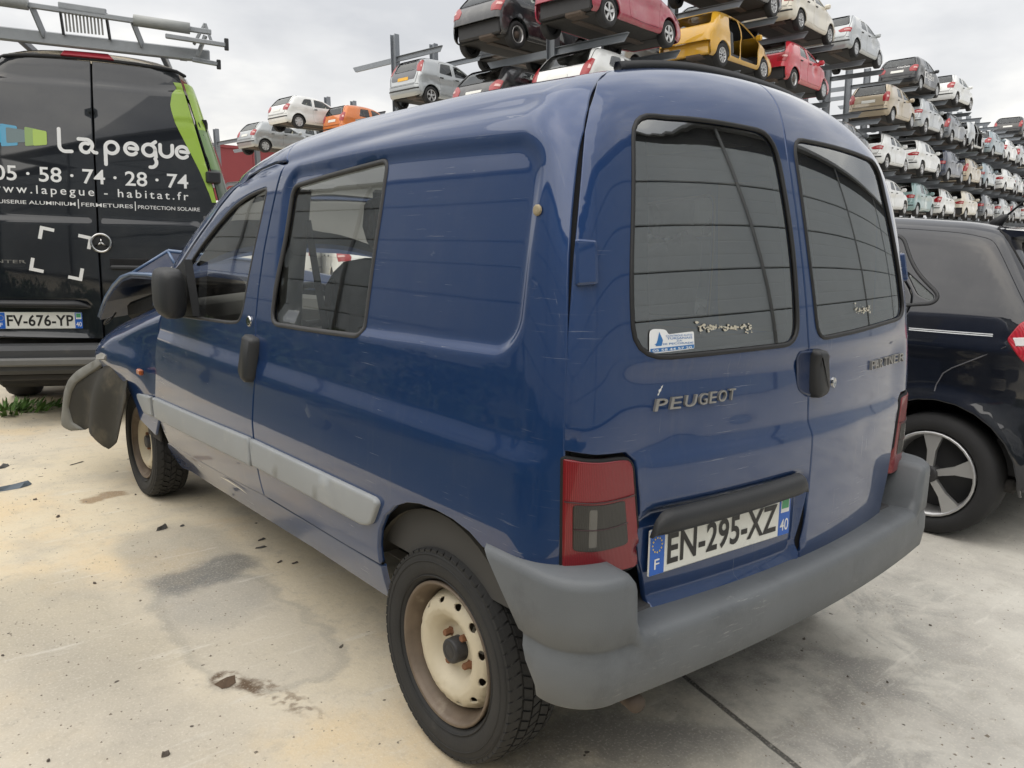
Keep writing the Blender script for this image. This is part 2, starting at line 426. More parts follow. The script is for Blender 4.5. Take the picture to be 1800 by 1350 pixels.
# ------------------------------------------------------------------ ground
def ground_material():
    m = bpy.data.materials.new('concrete_yard'); g = NG(m); v = g.obj()
    sep = g.n('ShaderNodeSeparateXYZ'); g.l(v, sep.inputs[0])
    wob = g.noise(v, 2.2, 6, .6); wob2 = g.noise(v, 9, 5, .6)
    def dist(a, b):
        """distance to a segment on the ground, roughened"""
        ax, ay = a; bx, by = b[0]-a[0], b[1]-a[1]; l2 = bx*bx+by*by
        px = g.math('SUBTRACT', sep.outputs[0], ax); py = g.math('SUBTRACT', sep.outputs[1], ay)
        t = g.math('MULTIPLY', g.math('ADD', g.math('MULTIPLY', px, bx), g.math('MULTIPLY', py, by)), 1/l2, clamp=True)
        dx = g.math('SUBTRACT', px, g.math('MULTIPLY', t, bx)); dy = g.math('SUBTRACT', py, g.math('MULTIPLY', t, by))
        d = g.math('SQRT', g.math('ADD', g.math('MULTIPLY', dx, dx), g.math('MULTIPLY', dy, dy)))
        return g.math('ADD', d, g.math('MULTIPLY_ADD', g.math('ADD', wob, g.math('MULTIPLY', wob2, .5)), .22, -.165))
    big = g.noise(v, .55, 5, .55); mid = g.noise(v, 3.1, 7, .62); fine = g.noise(v, 45, 5, .65)
    base = g.mix(g.step(big, .38, .62), (.66, .575, .42), (.61, .55, .445))
    base = g.mix(g.math('MULTIPLY', g.step(mid, .45, .72), .55), base, (.42, .385, .325))
    # rear-right zone is greyer and paler
    zone = g.step(g.math('ADD', g.math('ADD', sep.outputs[0], g.math('MULTIPLY', sep.outputs[1], -.55)), g.math('MULTIPLY', wob, .8)), -.6, .6)
    base = g.mix(g.math('MULTIPLY', zone, .85), base, g.mix(g.step(mid, .35, .65), (.56, .545, .50), (.43, .415, .385)))
    # ochre dust
    base = g.mix(g.math('MULTIPLY', g.step(g.noise(v, 1.1, 5, .6), .50, .66), g.math('MULTIPLY', g.math('SUBTRACT', 1., zone), .8)), base, (.68, .54, .34))
    def stain(col, mask, amt):
        nonlocal base
        base = g.mix(g.math('MULTIPLY', mask, amt), base, col)
    inv = lambda d, lo, hi: g.step(d, hi, lo)
    # damp grey patch left of the van and its dried edges
    d1 = dist((-.90, 2.45), (-.93, 1.75)); stain((.26, .25, .225), inv(d1, .15, .29), .45)
    d1b = dist((-.92, 1.75), (-.93, 1.25)); stain((.40, .38, .345), inv(d1b, .15, .28), .45)
    ring = g.math('ABSOLUTE', g.math('SUBTRACT', d1b, .215)); stain((.20, .20, .19), inv(ring, .004, .034), .28)
    d2 = dist((-.97, 1.98), (-.80, 2.02)); stain((.13, .135, .135), inv(d2, .07, .16), .7)
    d3 = dist((-1.5, 2.2), (-1.35, 1.5)); stain((.33, .30, .24), inv(d3, .10, .35), .5)
    d4 = dist((-1.9, 2.4), (-1.35, .9)); stain((.36, .33, .28), inv(d4, .12, .34), .35)
    # oil by the front wheel, brown mud, rust spot, darker mottling under the tail
    stain((.26, .165, .085), inv(dist((-1.02, 3.25), (-.92, 3.30)), .03, .07), .75)
    stain((.115, .075, .045), g.math('MULTIPLY', inv(dist((-1.115, 1.20), (-1.06, 1.09)), .02, .05), g.step(wob2, .38, .55)), .95)
    stain((.15, .10, .06), g.math('MULTIPLY', inv(dist((-1.05, 1.08), (-.97, .82)), .015, .06), g.step(g.noise(v, 30, 4), .45, .6)), .7)
    stain((.42, .16, .05), inv(dist((.735, .085), (.75, .09)), .012, .03), .85)
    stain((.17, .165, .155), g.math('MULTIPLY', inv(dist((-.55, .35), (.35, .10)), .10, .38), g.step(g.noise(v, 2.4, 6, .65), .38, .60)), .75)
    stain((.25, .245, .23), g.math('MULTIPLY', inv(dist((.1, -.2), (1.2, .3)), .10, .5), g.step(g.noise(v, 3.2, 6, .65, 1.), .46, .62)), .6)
    # a sawn joint
    j = dist((.025, .335), (-.21, -.55)); px = g.math('SUBTRACT', sep.outputs[0], .025); py = g.math('SUBTRACT', sep.outputs[1], .335)
    ln = g.math('ABSOLUTE', g.math('SUBTRACT', g.math('MULTIPLY', px, .966), g.math('MULTIPLY_ADD', wob2, .012, g.math('MULTIPLY', py, .257))))
    jm = g.math('MULTIPLY', g.step(ln, .011, .005), g.step(sep.outputs[1], 3.0, .2)); stain((.05, .048, .045), jm, .85)
    # scattered scuffs: long tyre-dragged smears and pale scrapes
    mpg = g.n('ShaderNodeMapping', {'Scale': (6., .8, 1.), 'Rotation': (0, 0, .9)}); g.l(v, mpg.inputs[0])
    base = g.mix(g.math('MULTIPLY', g.step(g.noise(mpg.outputs[0], 1.4, 6, .7), .58, .72), .22), base, (.30, .275, .235))
    mph = g.n('ShaderNodeMapping', {'Scale': (1., 7., 1.), 'Rotation': (0, 0, .35)}); g.l(v, mph.inputs[0])
    base = g.mix(g.math('MULTIPLY', g.step(g.noise(mph.outputs[0], 1.9, 6, .72), .58, .68), .40), base, (.70, .67, .60))
    base = g.mix(g.math('MULTIPLY', g.step(g.noise(v, 13, 6, .7), .52, .70), .30), base, (.33, .30, .25))
    # grit
    base = g.mix(g.math('MULTIPLY', g.step(fine, .56, .74), .34), base, (.27, .24, .195))
    base = g.mix(g.math('MULTIPLY', g.step(g.noise(v, 120, 3, .6), .52, .68), .35), base, (.70, .65, .56))
    base = g.mix(g.step(g.noise(v, 17, 2, .5), .735, .76), base, (.10, .085, .07))
    h = g.math('ADD', g.math('MULTIPLY', mid, .6), g.math('ADD', g.math('MULTIPLY', fine, .35), g.math('MULTIPLY', jm, -1.5)))
    rg = g.math('MULTIPLY_ADD', mid, .25, .72)
    g.bsdf(Base_Color=base, Roughness=rg, Specular_IOR_Level=.25, Normal=g.bump(h, .8, .008)); return m
GM = ground_material()
def ground_z(x): return .033*np.maximum(np.asarray(x, float)-4.5, 0)**2/(np.maximum(np.asarray(x, float)-4.5, 0)+4.)
gx = np.r_[-400, -60, -12, np.linspace(4, 40, 37), 80, 160, 400]
gr = mk('ground', [(x, y, float(ground_z(x))) for x in gx for y in (-400, 400)], [(2*i, 2*i+2, 2*i+3, 2*i+1) for i in range(len(gx)-1)], GM, None, True)
tag(gr, kind='structure')
# ------------------------------------------------------------------ blue van: body surface
def sstep(a,b,x):
    t=np.clip((x-a)/(b-a),0,1); return t*t*(3-2*t)
def smax(a,b,k):
    h=np.maximum(k-np.abs(a-b),0)/k
    return np.maximum(a,b)+h*h*k*.25
WZ=np.array([.25,.32,.38,.46,.55,.70,.85,.96,1.06,1.16,1.3,1.5,1.62,1.8])
WW=np.array([.75,.785,.808,.829,.842,.845,.837,.829,.821,.811,.796,.769,.748,.70])
# smooth the profile into a fine table
_z=np.linspace(.2,1.9,341); _w=np.interp(_z,WZ,WW)
_k=np.exp(-(np.arange(-24,25)*.005/.035)**2); _k/=_k.sum()
_wp=np.concatenate([_w[0]+(np.arange(-24,0))*(_w[1]-_w[0]),_w,_w[-1]+(np.arange(1,25))*(_w[-1]-_w[-2])])
_w=np.convolve(_wp,_k,'valid')
def rbox(y,z,y0,y1,z0,z1,r,soft):
    # soft mask of a rounded rectangle
    cy,cz=(y0+y1)/2,(z0+z1)/2
    qy=np.abs(y-cy)-(y1-y0)/2+r; qz=np.abs(z-cz)-(z1-z0)/2+r
    d=np.hypot(np.maximum(qy,0),np.maximum(qz,0))+np.minimum(np.maximum(qy,qz),0)-r
    return 1-sstep(-soft,soft,d)
def side_w(y,z):
    w=np.interp(z,_z,_w)
    w=w-.055*np.clip((y-2.0)/2.0,0,1)**2-.0*y
    w=w-.004*np.clip((.9-y)/.9,0,1)**2
    # pressed window panel
    zt=1.565-.012*((y-.8)/.7)**2
    w=w-.012*rbox(y,z,.228,1.46,1.085+.02*np.clip((.9-y)/.8,0,1),zt,.085,.013)
    # swage under the belt
    f=sstep(.05,.22,y)
    w=w+.008*f*(sstep(.93,.87,z))-.008*f
    w=w+.0015*f*np.exp(-((z-.85)/.03)**2)
    return w
def rear_y(x,z):
    yr=-.035+.06*(x/.65)**2+.227*np.maximum(z-.9,0)**1.67+.03*np.maximum(.62-z,0)
    # window field very slightly sunk
    # swage across doors: step outwards below
    g=sstep(.72,.55,np.abs(x))
    yr=yr+.014*g*sstep(.86,.91,z)*sstep(1.10,1.05,z)
    yr=yr+.0035*np.exp(-((x+.30)/.05)**2-((z-.955)/.016)**2)+.003*np.exp(-((x+.50)/.06)**2-((z-.935)/.02)**2)+.003*np.exp(-((x-.33)/.07)**2-((z-.84)/.03)**2)
    # plate pocket
    yr=yr+.024*rbox(x,z,-.615,-.005,.535,.765,.045,.010)
    return yr
_ry=np.linspace(-.5,4,226); _rz=np.interp(_ry,[-.5,0,.3,.7,1.2,1.6,1.85,2.05,2.33,2.63,2.9,3.05,3.3,4],[1.745,1.775,1.79,1.80,1.795,1.77,1.73,1.675,1.545,1.385,1.215,1.10,1.0,.85])
_k2=np.exp(-(np.arange(-12,13)*.02/.10)**2); _k2/=_k2.sum()
_rz=np.convolve(np.concatenate([np.full(12,_rz[0]),_rz,np.full(12,_rz[-1])]),_k2,'valid')
def roof_z(x,y):
    return np.interp(y,_ry,_rz)-.085*(np.abs(x)/.62)**2.4
def groove(y,z):
    zg=np.interp(y,[.25,.4,.73,1.15,1.5,1.85],[1.640,1.640,1.634,1.612,1.588,1.545])
    return .008*np.exp(-((z-zg)/.013)**2)*sstep(.24,.36,y)
def F(P):
    x,y,z=P[...,0],P[...,1],P[...,2]
    a=np.abs(x)
    s=a-side_w(y,z)
    sl=np.interp(y,[1.5,2.2],[.97,.86]); rf=(z-roof_z(x,y))*sl
    re=rear_y(x,z)-y
    b=smax(s,rf,.10)+groove(y,z)
    return smax(b,re,.13)
def grad(P,h=1e-3):
    g=np.stack([(F(P+h*e)-F(P-h*e)) for e in np.eye(3)],-1)
    return g/np.linalg.norm(g,axis=-1,keepdims=True)
def hit(o,d,t0,t1,n=34):
    lo=np.full(o.shape[0],t0,float); hi=np.full(o.shape[0],t1,float)
    for _ in range(n):
        m=(lo+hi)/2; f=F(o+d*m[:,None])<0
        lo=np.where(f,m,lo); hi=np.where(f,hi,m)
    return o+d*((lo+hi)/2)[:,None]
def side_ray(c):   # chart (y,t)
    y,t=c[:,0],c[:,1]
    ph=np.radians(75)*np.clip((t-1.4)/.5,0,1)
    o=np.stack([np.full_like(y,-.30),y,np.minimum(t,1.4)],1)
    d=np.stack([-np.cos(ph),0*y,np.sin(ph)],1)
    return o,d
def side_pt(c): 
    o,d=side_ray(c); return hit(o,d,0,.9)
def rear_ray(c):   # chart (s,t)
    s,t=c[:,0],c[:,1]
    th=np.radians(85)*np.clip((np.abs(s)-.45)/.5,0,1)*np.sign(s)
    ph=np.radians(75)*np.clip((t-1.3)/.6,0,1)
    o=np.stack([np.clip(s,-.45,.45),np.full_like(s,.5),np.minimum(t,1.3)],1)
    d=np.stack([np.sin(th)*np.cos(ph),-np.cos(th)*np.cos(ph),np.sin(ph)],1)
    return o,d
def rear_pt(c):
    o,d=rear_ray(c); return hit(o,d,0,1.2)
def roof_pt(c):
    o=np.stack([c[:,0],c[:,1],np.full(len(c),1.2)],1); d=np.tile([0,0,1.],(len(c),1)); return hit(o,d,0,.8)
BLUE = PAINT('blue_paint', (.012, .041, .132), dust=.05, rough=.30, metal=.30, scr=.30)
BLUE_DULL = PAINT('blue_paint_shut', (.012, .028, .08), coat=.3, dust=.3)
RUB = P('black_rubber', (.012, .012, .013), .55, noise=.3)
BLKP = P('black_plastic', (.022, .023, .025), .5, noise=.25, bump=.15, bscale=300)
def scuffed(name, col, light):
    m = bpy.data.materials.new(name); g = NG(m); v = g.obj()
    c = g.mix(g.noise(v, 3.2, 6, .6), tuple(x*.78 for x in col), tuple(x*1.15 for x in col))
    mp_ = g.n('ShaderNodeMapping', {'Scale': (3., 3., 26.), 'Rotation': (.3, .2, .4)}); g.l(v, mp_.inputs[0])
    sc = g.math('MULTIPLY', g.step(g.noise(mp_.outputs[0], 5, 5, .7), .57, .70), g.step(g.noise(v, 2.6, 4), .52, .64))
    c = g.mix(g.math('MULTIPLY', sc, .55), c, light)
    mp2 = g.n('ShaderNodeMapping', {'Scale': (40., 3., 3.), 'Rotation': (.1, .5, .2)}); g.l(v, mp2.inputs[0])
    s2 = g.math('MULTIPLY', g.step(g.noise(mp2.outputs[0], 4, 3, .6), .68, .74), g.step(g.noise(v, 3.1, 3), .52, .66)); c = g.mix(g.math('MULTIPLY', s2, .6), c, light)
    c = g.mix(g.math('MULTIPLY', g.step(g.noise(v, 5, 7, .72), .50, .72), .5), c, tuple(x*.55 for x in col))
    g.bsdf(Base_Color=c, Roughness=g.math('MULTIPLY_ADD', g.noise(v, 9, 4), .25, .38), Normal=g.bump(g.noise(v, 420, 3), .22, .002)); return m
GREYP = scuffed('grey_plastic', (.125, .135, .145), (.34, .34, .33))
STRIPM = P('faded_strip', (.30, .315, .325), .55, noise=.12, nscale=6, dirt=(.40, .40, .38), dirtamt=.45)
DARK = P('dark_gap', (.006, .006, .007), .8)
UNDER = P('underbody', (.03, .028, .026), .8, noise=.5, nscale=9)
TRIMG = P('interior_grey', (.30, .30, .285), .75, noise=.15)
SEATM = P('seat_fabric', (.11, .115, .12), .9, noise=.3, nscale=30)
DASHM = P('dash_grey', (.24, .23, .205), .7, noise=.15)
GLS = GLASS('side_glass', (.92, .94, .92), 2.0)
GLR = GLASS('rear_glass', (.66, .69, .69), 3.0)
FRIT = P('glass_border', (.030, .031, .033), .15, coat=1)
CHROME = P('chrome', (.55, .55, .55), .18, metal=1, noise=.2)
REDL = None
def lens(name, col, rough=.12):
    if name in MATS: return MATS[name]
    m = bpy.data.materials.new(name); g = NG(m); v = g.obj()
    wv = g.n('ShaderNodeTexWave', {'Scale': 90., 'Distortion': .0}, wave_type='BANDS', bands_direction='X'); g.l(v, wv.inputs['Vector'])
    c = g.mix(wv.outputs['Fac'], tuple(x*.75 for x in col), col)
    g.bsdf(Base_Color=c, Roughness=.30, Coat_Weight=.5, Coat_Roughness=.05, Normal=g.bump(wv.outputs['Fac'], .25, .002))
    MATS[name] = m; return m
REDL = lens('red_lens', (.21, .005, .011)); REDB = lens('red_lens_bright', (.34, .008, .014)); SMOKE = lens('smoked_lens', (.016, .015, .013))
ORL = lens('orange_lens', (.42, .10, .02))
WHITEP = P('plate_white', (.78, .78, .72), .35, noise=.05); PBLUE = P('plate_blue', (.015, .12, .52), .35); INK = P('plate_ink', (.012, .012, .012), .4)
LETTER_W = P('print_white', (.80, .80, .79), .4)

van = empty('delivery_van', label='dark blue two-seat delivery van with a crushed front end, seen from behind', cat='van')
# seam between front door and body side (chart y,t)
BSEAM = [(1.556, .436), (1.568, .54), (1.580, .62), (1.590, .70), (1.584, .79), (1.571, .85), (1.578, .90), (1.600, .97), (1.612, 1.06), (1.604, 1.17), (1.584, 1.298), (1.558, 1.409), (1.530, 1.49), (1.505, 1.552)]
def off_y(pts, d): return [(a+d, b) for a, b in pts]
RSEAM = [(.300, 1.83), (.262, 1.76), (.217, 1.683), (.184, 1.61), (.168, 1.559), (.159, 1.504), (.130, 1.313), (.104, 1.142), (.091, 1.027), (.082, .91), (.078, .80), (.078, .655)]
WIN_S = rpoly([(1.435, 1.492, .04), (1.14, 1.515, .2), (.852, 1.532, .035), (.858, 1.40, .2), (.884, 1.068, .04), (1.15, 1.058, .2), (1.488, 1.050, .06), (1.455, 1.32, .2)])
def arc_pts(cy, cz, r, a0, a1, n=16): return [(cy+r*math.cos(math.radians(a0+(a1-a0)*k/n)), cz+r*math.sin(math.radians(a0+(a1-a0)*k/n))) for k in range(n+1)]
ARCH = [(.285, .652)]+arc_pts(.505, .300, .385, 105, 30, 10)+[(.800, .435)]
ARCH = [(.285, .655), (.335, .676), (.40, .688), (.47, .692), (.54, .688), (.60, .675), (.66, .648), (.71, .607), (.742, .555), (.758, .50), (.763, .447)]
quart = [(a, b) for a, b in off_y(BSEAM, -.004)]+[(1.55, 1.63), (1.575, 1.72), (1.59, 1.86)]+[(.312, 1.86)]+RSEAM+[(.16, .656)]+ARCH+[(.95, .441)]
quart = np.array(quart)
FWIN = rpoly([(1.603, 1.492, .03), (1.70, 1.19, .2), (1.735, 1.035, .09), (1.85, 1.020, .08), (2.50, .998, .03), (2.395, 1.192, .12), (2.19, 1.315, .15), (1.98, 1.422, .15), (1.78, 1.475, .12)])
FDOOR = np.array(off_y(BSEAM, .004)+[(1.60, 1.556), (1.715, 1.546), (1.83, 1.526), (1.93, 1.492), (2.05, 1.437), (2.22, 1.345), (2.42, 1.225), (2.57, 1.115), (2.675, 1.01), (2.700, .90), (2.735, .80), (2.728, .71), (2.76, .60), (2.745, .50), (2.699, .385), (1.93, .414)])
S_ = lambda c: side_pt(np.asarray(c, float)); R_ = lambda c: rear_pt(np.asarray(c, float)); T_ = lambda c: roof_pt(np.asarray(c, float))
SILL = rpoly([(2.70, .374), (1.55, .424), (.95, .433), (.765, .437), (.775, .34, .03), (.79, .325, .02), (1.26, .322), (2.55, .272, .05), (2.74, .245, .05), (2.80, .33, .03), (2.76, .368, .01)])
for sgn, side in ((False, 'left'), (True, 'right')):
    q = panel('side_panel', S_, grad, quart, [WIN_S], .009, .007, BLUE, van, mirror=sgn, nsm=2)
    d = panel('front_door', S_, grad, FDOOR, [FWIN], .016, None, BLUE, van, mirror=sgn)
    panel('sill_panel', S_, grad, SILL, [], .02, None, BLUE, van, mirror=sgn, off=-.004)
    panel('side_window', S_, grad, inset(WIN_S, .004), [], .05, None, GLS, q, flange=0, off=-.007, mirror=sgn)
    ribbon('window_seal', S_, grad, inset(WIN_S, .004), .017, RUB if 0 else P('grey_seal', (.05, .05, .052), .6), q, r=.007, off=-.002, mirror=sgn)
    panel('door_window', S_, grad, inset(FWIN, .004), [], .05, None, GLS, d, flange=0, off=-.010, mirror=sgn)
    ribbon('door_window_seal', S_, grad, inset(FWIN, .004), .014, P('grey_seal', (.05, .05, .052), .6), d, r=.006, off=-.004, mirror=sgn)
    # screen pillar and roof rail above the door
    pil = np.array([(1.512, 1.558), (1.60, 1.563), (1.72, 1.552), (1.835, 1.533), (1.94, 1.499), (2.06, 1.444), (2.23, 1.352), (2.43, 1.232), (2.58, 1.122), (2.69, 1.01), (2.90, 1.02), (2.86, 1.10), (2.62, 1.29), (2.40, 1.44), (2.20, 1.56), (2.02, 1.70), (1.90, 1.86), (1.60, 1.86), (1.585, 1.72), (1.56, 1.63)])
    panel('screen_pillar', S_, grad, pil, [], .022, None, BLUE, van, mirror=sgn)
    # rubbing strips (padded plastic mouldings)
    def strip(nm, poly, th=.015):
        poly = np.asarray(poly); A = resample(poly, .03); rings = [(0, .0), (.0, th*.72), (.003, th*.94), (.010, th)]
        V = []; NN = []; n = len(A)
        for ins, o in rings:
            c = inset(A, ins); Pp = S_(c); N = grad(Pp); V.append(Pp+N*o)
        Fc = []
        for k in range(3):
            for i in range(n):
                j = (i+1) % n; Fc.append((k*n+i, k*n+j, (k+1)*n+j, (k+1)*n+i))
        inner = inset(A, .010); pts, T, loops = cdt(inner, [], .035); Pp = S_(pts); V.append(Pp+grad(Pp)*th); b = 4*n
        Fc += (T+b).tolist(); V = np.concatenate(V)
        if area2(A) > 0: pass
        lp = loops[0]
        for i in range(n):
            j = (i+1) % n
        # weld inner ring to cdt boundary
        for fi, f in enumerate(Fc):
            Fc[fi] = tuple(b+lp[v-3*n] if 3*n <= v < 4*n and lp[v-3*n] >= 0 else v for v in f)
        if sgn: V = V*np.array([-1, 1, 1])
        o = mk(nm, V, Fc, STRIPM, van); 
        import bmesh
        bm = bmesh.new(); bm.from_mesh(o.data); bmesh.ops.recalc_face_normals(bm, faces=bm.faces); bm.to_mesh(o.data); bm.free()
        return o
    strip('rubbing_strip', rpoly([(1.590, .640), (1.580, .5445), (.82, .553, .01), (.765, .566, .02), (.722, .640, .015), (.740, .651, .01)]))
    strip('rubbing_strip', rpoly([(2.757, .597, .006), (2.765, .496, .006), (1.600, .538), (1.605, .640)]))
    if not sgn: strip('rubbing_strip', rpoly([(3.13, .565, .01), (2.80, .592, .006), (2.812, .495, .006), (3.06, .478, .03)]))
    # door pull handle straddling the seam
    hp = rpoly([(1.565, .995, .02), (1.655, 1.005, .02), (1.660, .87, .02), (1.615, .835, .02), (1.575, .845, .02)])
    n = len(hp); V = np.concatenate([S_(inset(hp, i))+grad(S_(inset(hp, i)))*o for i, o in ((0, -.002), (.001, .022), (.012, .034))]); 
    Fc = [(k*n+i, k*n+(i+1) % n, (k+1)*n+(i+1) % n, (k+1)*n+i) for k in range(2) for i in range(n)]+[tuple(2*n+i for i in range(n))]
    if sgn: V = V*np.array([-1, 1, 1])
    mk('door_handle', V, Fc, BLKP, d, True)
    c = S_([(1.665, 1.047)])[0]; nn = grad(c[None])[0]; sx = -1 if sgn else 1
    MB().lathe([(0, .019), (-.004, .019), (-.006, .015), (-.004, .009), (-.005, 0.0001)], 20, 'x', (c[0]*sx, c[1], c[2]), sx).build('lock_barrel', CHROME, d, True)
# roof skin and windscreen
roof = panel('roof_panel', T_, grad, rpoly([(-.505, .31, .02), (.505, .31, .02), (.505, 1.585, .0), (-.505, 1.585, .0)]), [], .03, None, BLUE, van, flange=.01)
panel('roof_front_panel', T_, grad, rpoly([(-.50, 1.593), (.50, 1.593), (.52, 1.93, .03), (-.52, 1.93, .03)]), [], .03, None, BLUE, van, flange=.01)
panel('windscreen', T_, grad, rpoly([(-.55, 1.935, .06), (.55, 1.935, .06), (.63, 2.80, .06), (-.63, 2.80, .06)]), [], .06, None, GLS, van, flange=0, off=-.004)
# ---------------- rear doors
LWIN = rpoly([(-.560, 1.629, .06), (-.393, 1.628, .2), (-.088, 1.615, .07), (-.079, 1.454, .2), (-.076, 1.308, .2), (-.085, 1.110, .06), (-.417, 1.104, .3), (-.583, 1.100, .07), (-.588, 1.25, .2), (-.575, 1.439, .2)])
RWIN = rpoly([(-.004, 1.612, .05), (.255, 1.620, .2), (.553, 1.632, .07), (.566, 1.5, .2), (.594, 1.25, .2), (.598, 1.145, .06), (.297, 1.128, .3), (.008, 1.115, .05), (-.012, 1.358, .2)])
GAPL = [(-.012, .500), (-.004, .60), (.004, .72), (.000, .84), (-.010, .925), (-.012, .965), (-.030, 1.06), (-.037, 1.12), (-.041, 1.362), (-.040, 1.578), (-.034, 1.65), (-.025, 1.72), (-.010, 1.787)]
OUTL = [(-.500, 1.806), (-.560, 1.772), (-.614, 1.71), (-.645, 1.622), (-.656, 1.569), (-.661, 1.512), (-.674, 1.313), (-.680, 1.142), (-.682, 1.027), (-.681, .918)]
OUTL = [(a-.0022, b) for a, b in OUTL]
LCUT = [(-.640, .908), (-.592, .906), (-.574, .885), (-.563, .80), (-.558, .725), (-.548, .645), (-.537, .60), (-.520, .500)]
LD = np.array(LCUT+[(a-.003, b) for a, b in GAPL]+[(-.25, 1.800)]+OUTL)
RD = np.array([(-a, b) for a, b in LCUT][::-1]+[(-a, b) for a, b in OUTL][::-1]+[(.25, 1.800)]+[(a+.003, b) for a, b in GAPL][::-1])
rd = {}
for nm, poly, win in (('L', LD, LWIN), ('R', RD, RWIN)):
    d = panel('rear_door', R_, grad, poly, [win], .0105, None, BLUE, van, edge=.002, nsm=1); rd[nm] = d
    panel('rear_window', R_, grad, inset(win, .005), [], .04, None, GLR, d, flange=0, off=-.004)
    A = resample(inset(win, .006), .03); B = inset(A, .034)
    panel('window_border', R_, grad, A, [rpoly([(x, y, .03) for x, y in B], 1) if 0 else B], .02, None, FRIT, d, flange=0, off=-.0075)
    ribbon('rear_window_seal', R_, grad, inset(win, .001), .012, RUB, d, r=.006, off=-.001)
# roof edge weather strip
tr = [(-.470, 1.815), (-.40, 1.817), (-.2, 1.815), (0, 1.812), (.2, 1.815), (.40, 1.817), (.470, 1.815)]
tr = [(-.475+.95*k/40, 1.816) for k in range(41)]
ribbon('roof_edge_strip', R_, grad, tr, .030, RUB, van, closed=False, r=.016, off=.004)
# tail lamps
LAMP = rpoly([(-.684, .902, .004), (-.640, .892, .04), (-.602, .893, .02), (-.582, .886, .02), (-.566, .725, .1), (-.553, .645, .012), (-.598, .641, .03), (-.642, .645, .03), (-.680, .660, .006)])
def lampmesh(mir):
    t = panel('tail_lamp', R_, grad, LAMP, [], .012, None, REDL, van, edge=.004, depth=.004, flange=.05, off=.006, mirror=mir)
    sm = rpoly([(-.669, .805, .008), (-.630, .799, .05), (-.594, .803, .006), (-.584, .703, .01), (-.632, .697, .05), (-.667, .705, .008)])
    panel('smoked_lens', R_, grad, sm, [], .012, None, SMOKE, t, edge=.001, depth=.001, flange=.004, off=.0075, mirror=mir)
    for z_ in (.812, .752):     # moulded dividers between the lens sections
        x0_, x1_ = ((-.680, -.578) if z_ > .8 else (-.667, -.588)); ribbon('lens_divider', R_, grad, [(x0_+(x1_-x0_)*k_/10, z_-.006*math.sin(math.pi*k_/10)) for k_ in range(11)], .0028, P('divider_dark', (.03, .006, .008), .3, coat=.5), t, closed=False, r=.0014, off=.0082, mirror=mir)
    panel('bulb_reflector', R_, grad, rpoly([(-.648, .792, .004), (-.636, .792, .004), (-.635, .708, .004), (-.647, .708, .004)]), [], .012, None, P('pale_reflector', (.09, .085, .075), .25, coat=1), t, edge=.001, depth=.001, flange=.001, off=.0079, mirror=mir)
    A = resample(LAMP, .02)
    ribbon('lamp_gasket', R_, grad, A, .012, DARK, t, r=.008, off=-.004, mirror=mir)
lampmesh(False); lampmesh(True)
# hinge covers on the left corner
for t0, s0 in ((1.300, -.661),):
    for m in (1, -1):
        hp = rpoly([(s0-.014, t0+.045, .006), (s0+.017, t0+.043, .006), (s0+.019, t0-.043, .006), (s0-.012, t0-.048, .006)])
        n = len(hp); V = np.concatenate([R_(inset(hp, i))+grad(R_(inset(hp, i)))*o for i, o in ((0, -.002), (.0005, .010), (.005, .014))])*np.array([m, 1, 1])
        hc_ = mk('hinge_cover', V, [(k*n+i, k*n+(i+1) % n, (k+1)*n+(i+1) % n, (k+1)*n+i) for k in range(2) for i in range(n)]+[tuple(2*n+i for i in range(n))], BLUE, van, True); autosmooth(hc_, 30)
# rear handle, its recess and the lock
def blob(nm, poly, layers, mat, parent, chart=R_):
    n = len(poly); V = np.concatenate([chart(inset(poly, i))+grad(chart(inset(poly, i)))*o for i, o in layers])
    K = len(layers)-1
    o = mk(nm, V, [(k*n+i, k*n+(i+1) % n, (k+1)*n+(i+1) % n, (k+1)*n+i) for k in range(K) for i in range(n)]+[tuple(K*n+i for i in range(n))], mat, parent, True)
    return autosmooth(o, 50)
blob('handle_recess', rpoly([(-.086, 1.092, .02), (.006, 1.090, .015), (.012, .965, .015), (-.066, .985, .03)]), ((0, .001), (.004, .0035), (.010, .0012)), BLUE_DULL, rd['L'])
blob('rear_handle', rpoly([(-.022, 1.094, .015), (.040, 1.090, .02), (.058, .985, .02), (.040, .966, .02), (-.006, .962, .02), (-.018, 1.02, .05)]), ((0, .0), (.001, .018), (.006, .026), (.014, .029)), BLKP, rd['R'])
blob('rear_lock', np.array([(.117+.012*math.cos(a), .994+.015*math.sin(a)) for a in np.linspace(0, 2*math.pi, 20, endpoint=False)]), ((0, 0), (.001, .005), (.003, .006), (.006, .004)), CHROME, rd['R'])
# raised letters
def badge(s, s0, s1, t0, t1, parent, slant=.18):
    wds = {'R': 1, 'E': .92, 'U': 1, 'G': 1.05, 'O': 1.1, 'T': .9, 'P': .97, 'N': 1.02, 'A': 1.02}
    tot = sum(wds[c] for c in s)+.30*(len(s)-1); u = (s1-s0)/tot; x = s0
    for c in s:
        V, Fc = fit_text(c, 0, wds[c]*u, 0, 1, offset=.004, extrude=.5)
        k = (x-s0)/(s1-s0); z0 = t0[0]+(t0[1]-t0[0])*k; hz = t1
        cc = np.stack([x+V[:, 0]+slant*(V[:, 1])*hz, z0+V[:, 1]*hz], 1)
        Pp = R_(cc); Pp = Pp+grad(Pp)*((V[:, 2]+.5)*.007)[:, None]
        autosmooth(mk('letter', Pp, Fc, CHROME_D, parent, False), 30)
        x += wds[c]*u+.30*u
CHROME_D = P('worn_chrome', (.33, .32, .30), .38, metal=.5, noise=.3, nscale=25, dirt=(.10, .09, .08), dirtamt=.5)
badge('PEUGEOT', -.542, -.330, (.986, .992), .026, rd['L'])
badge('PARTNER', .362, .590, (1.006, 1.008), .026, rd['R'], .12)
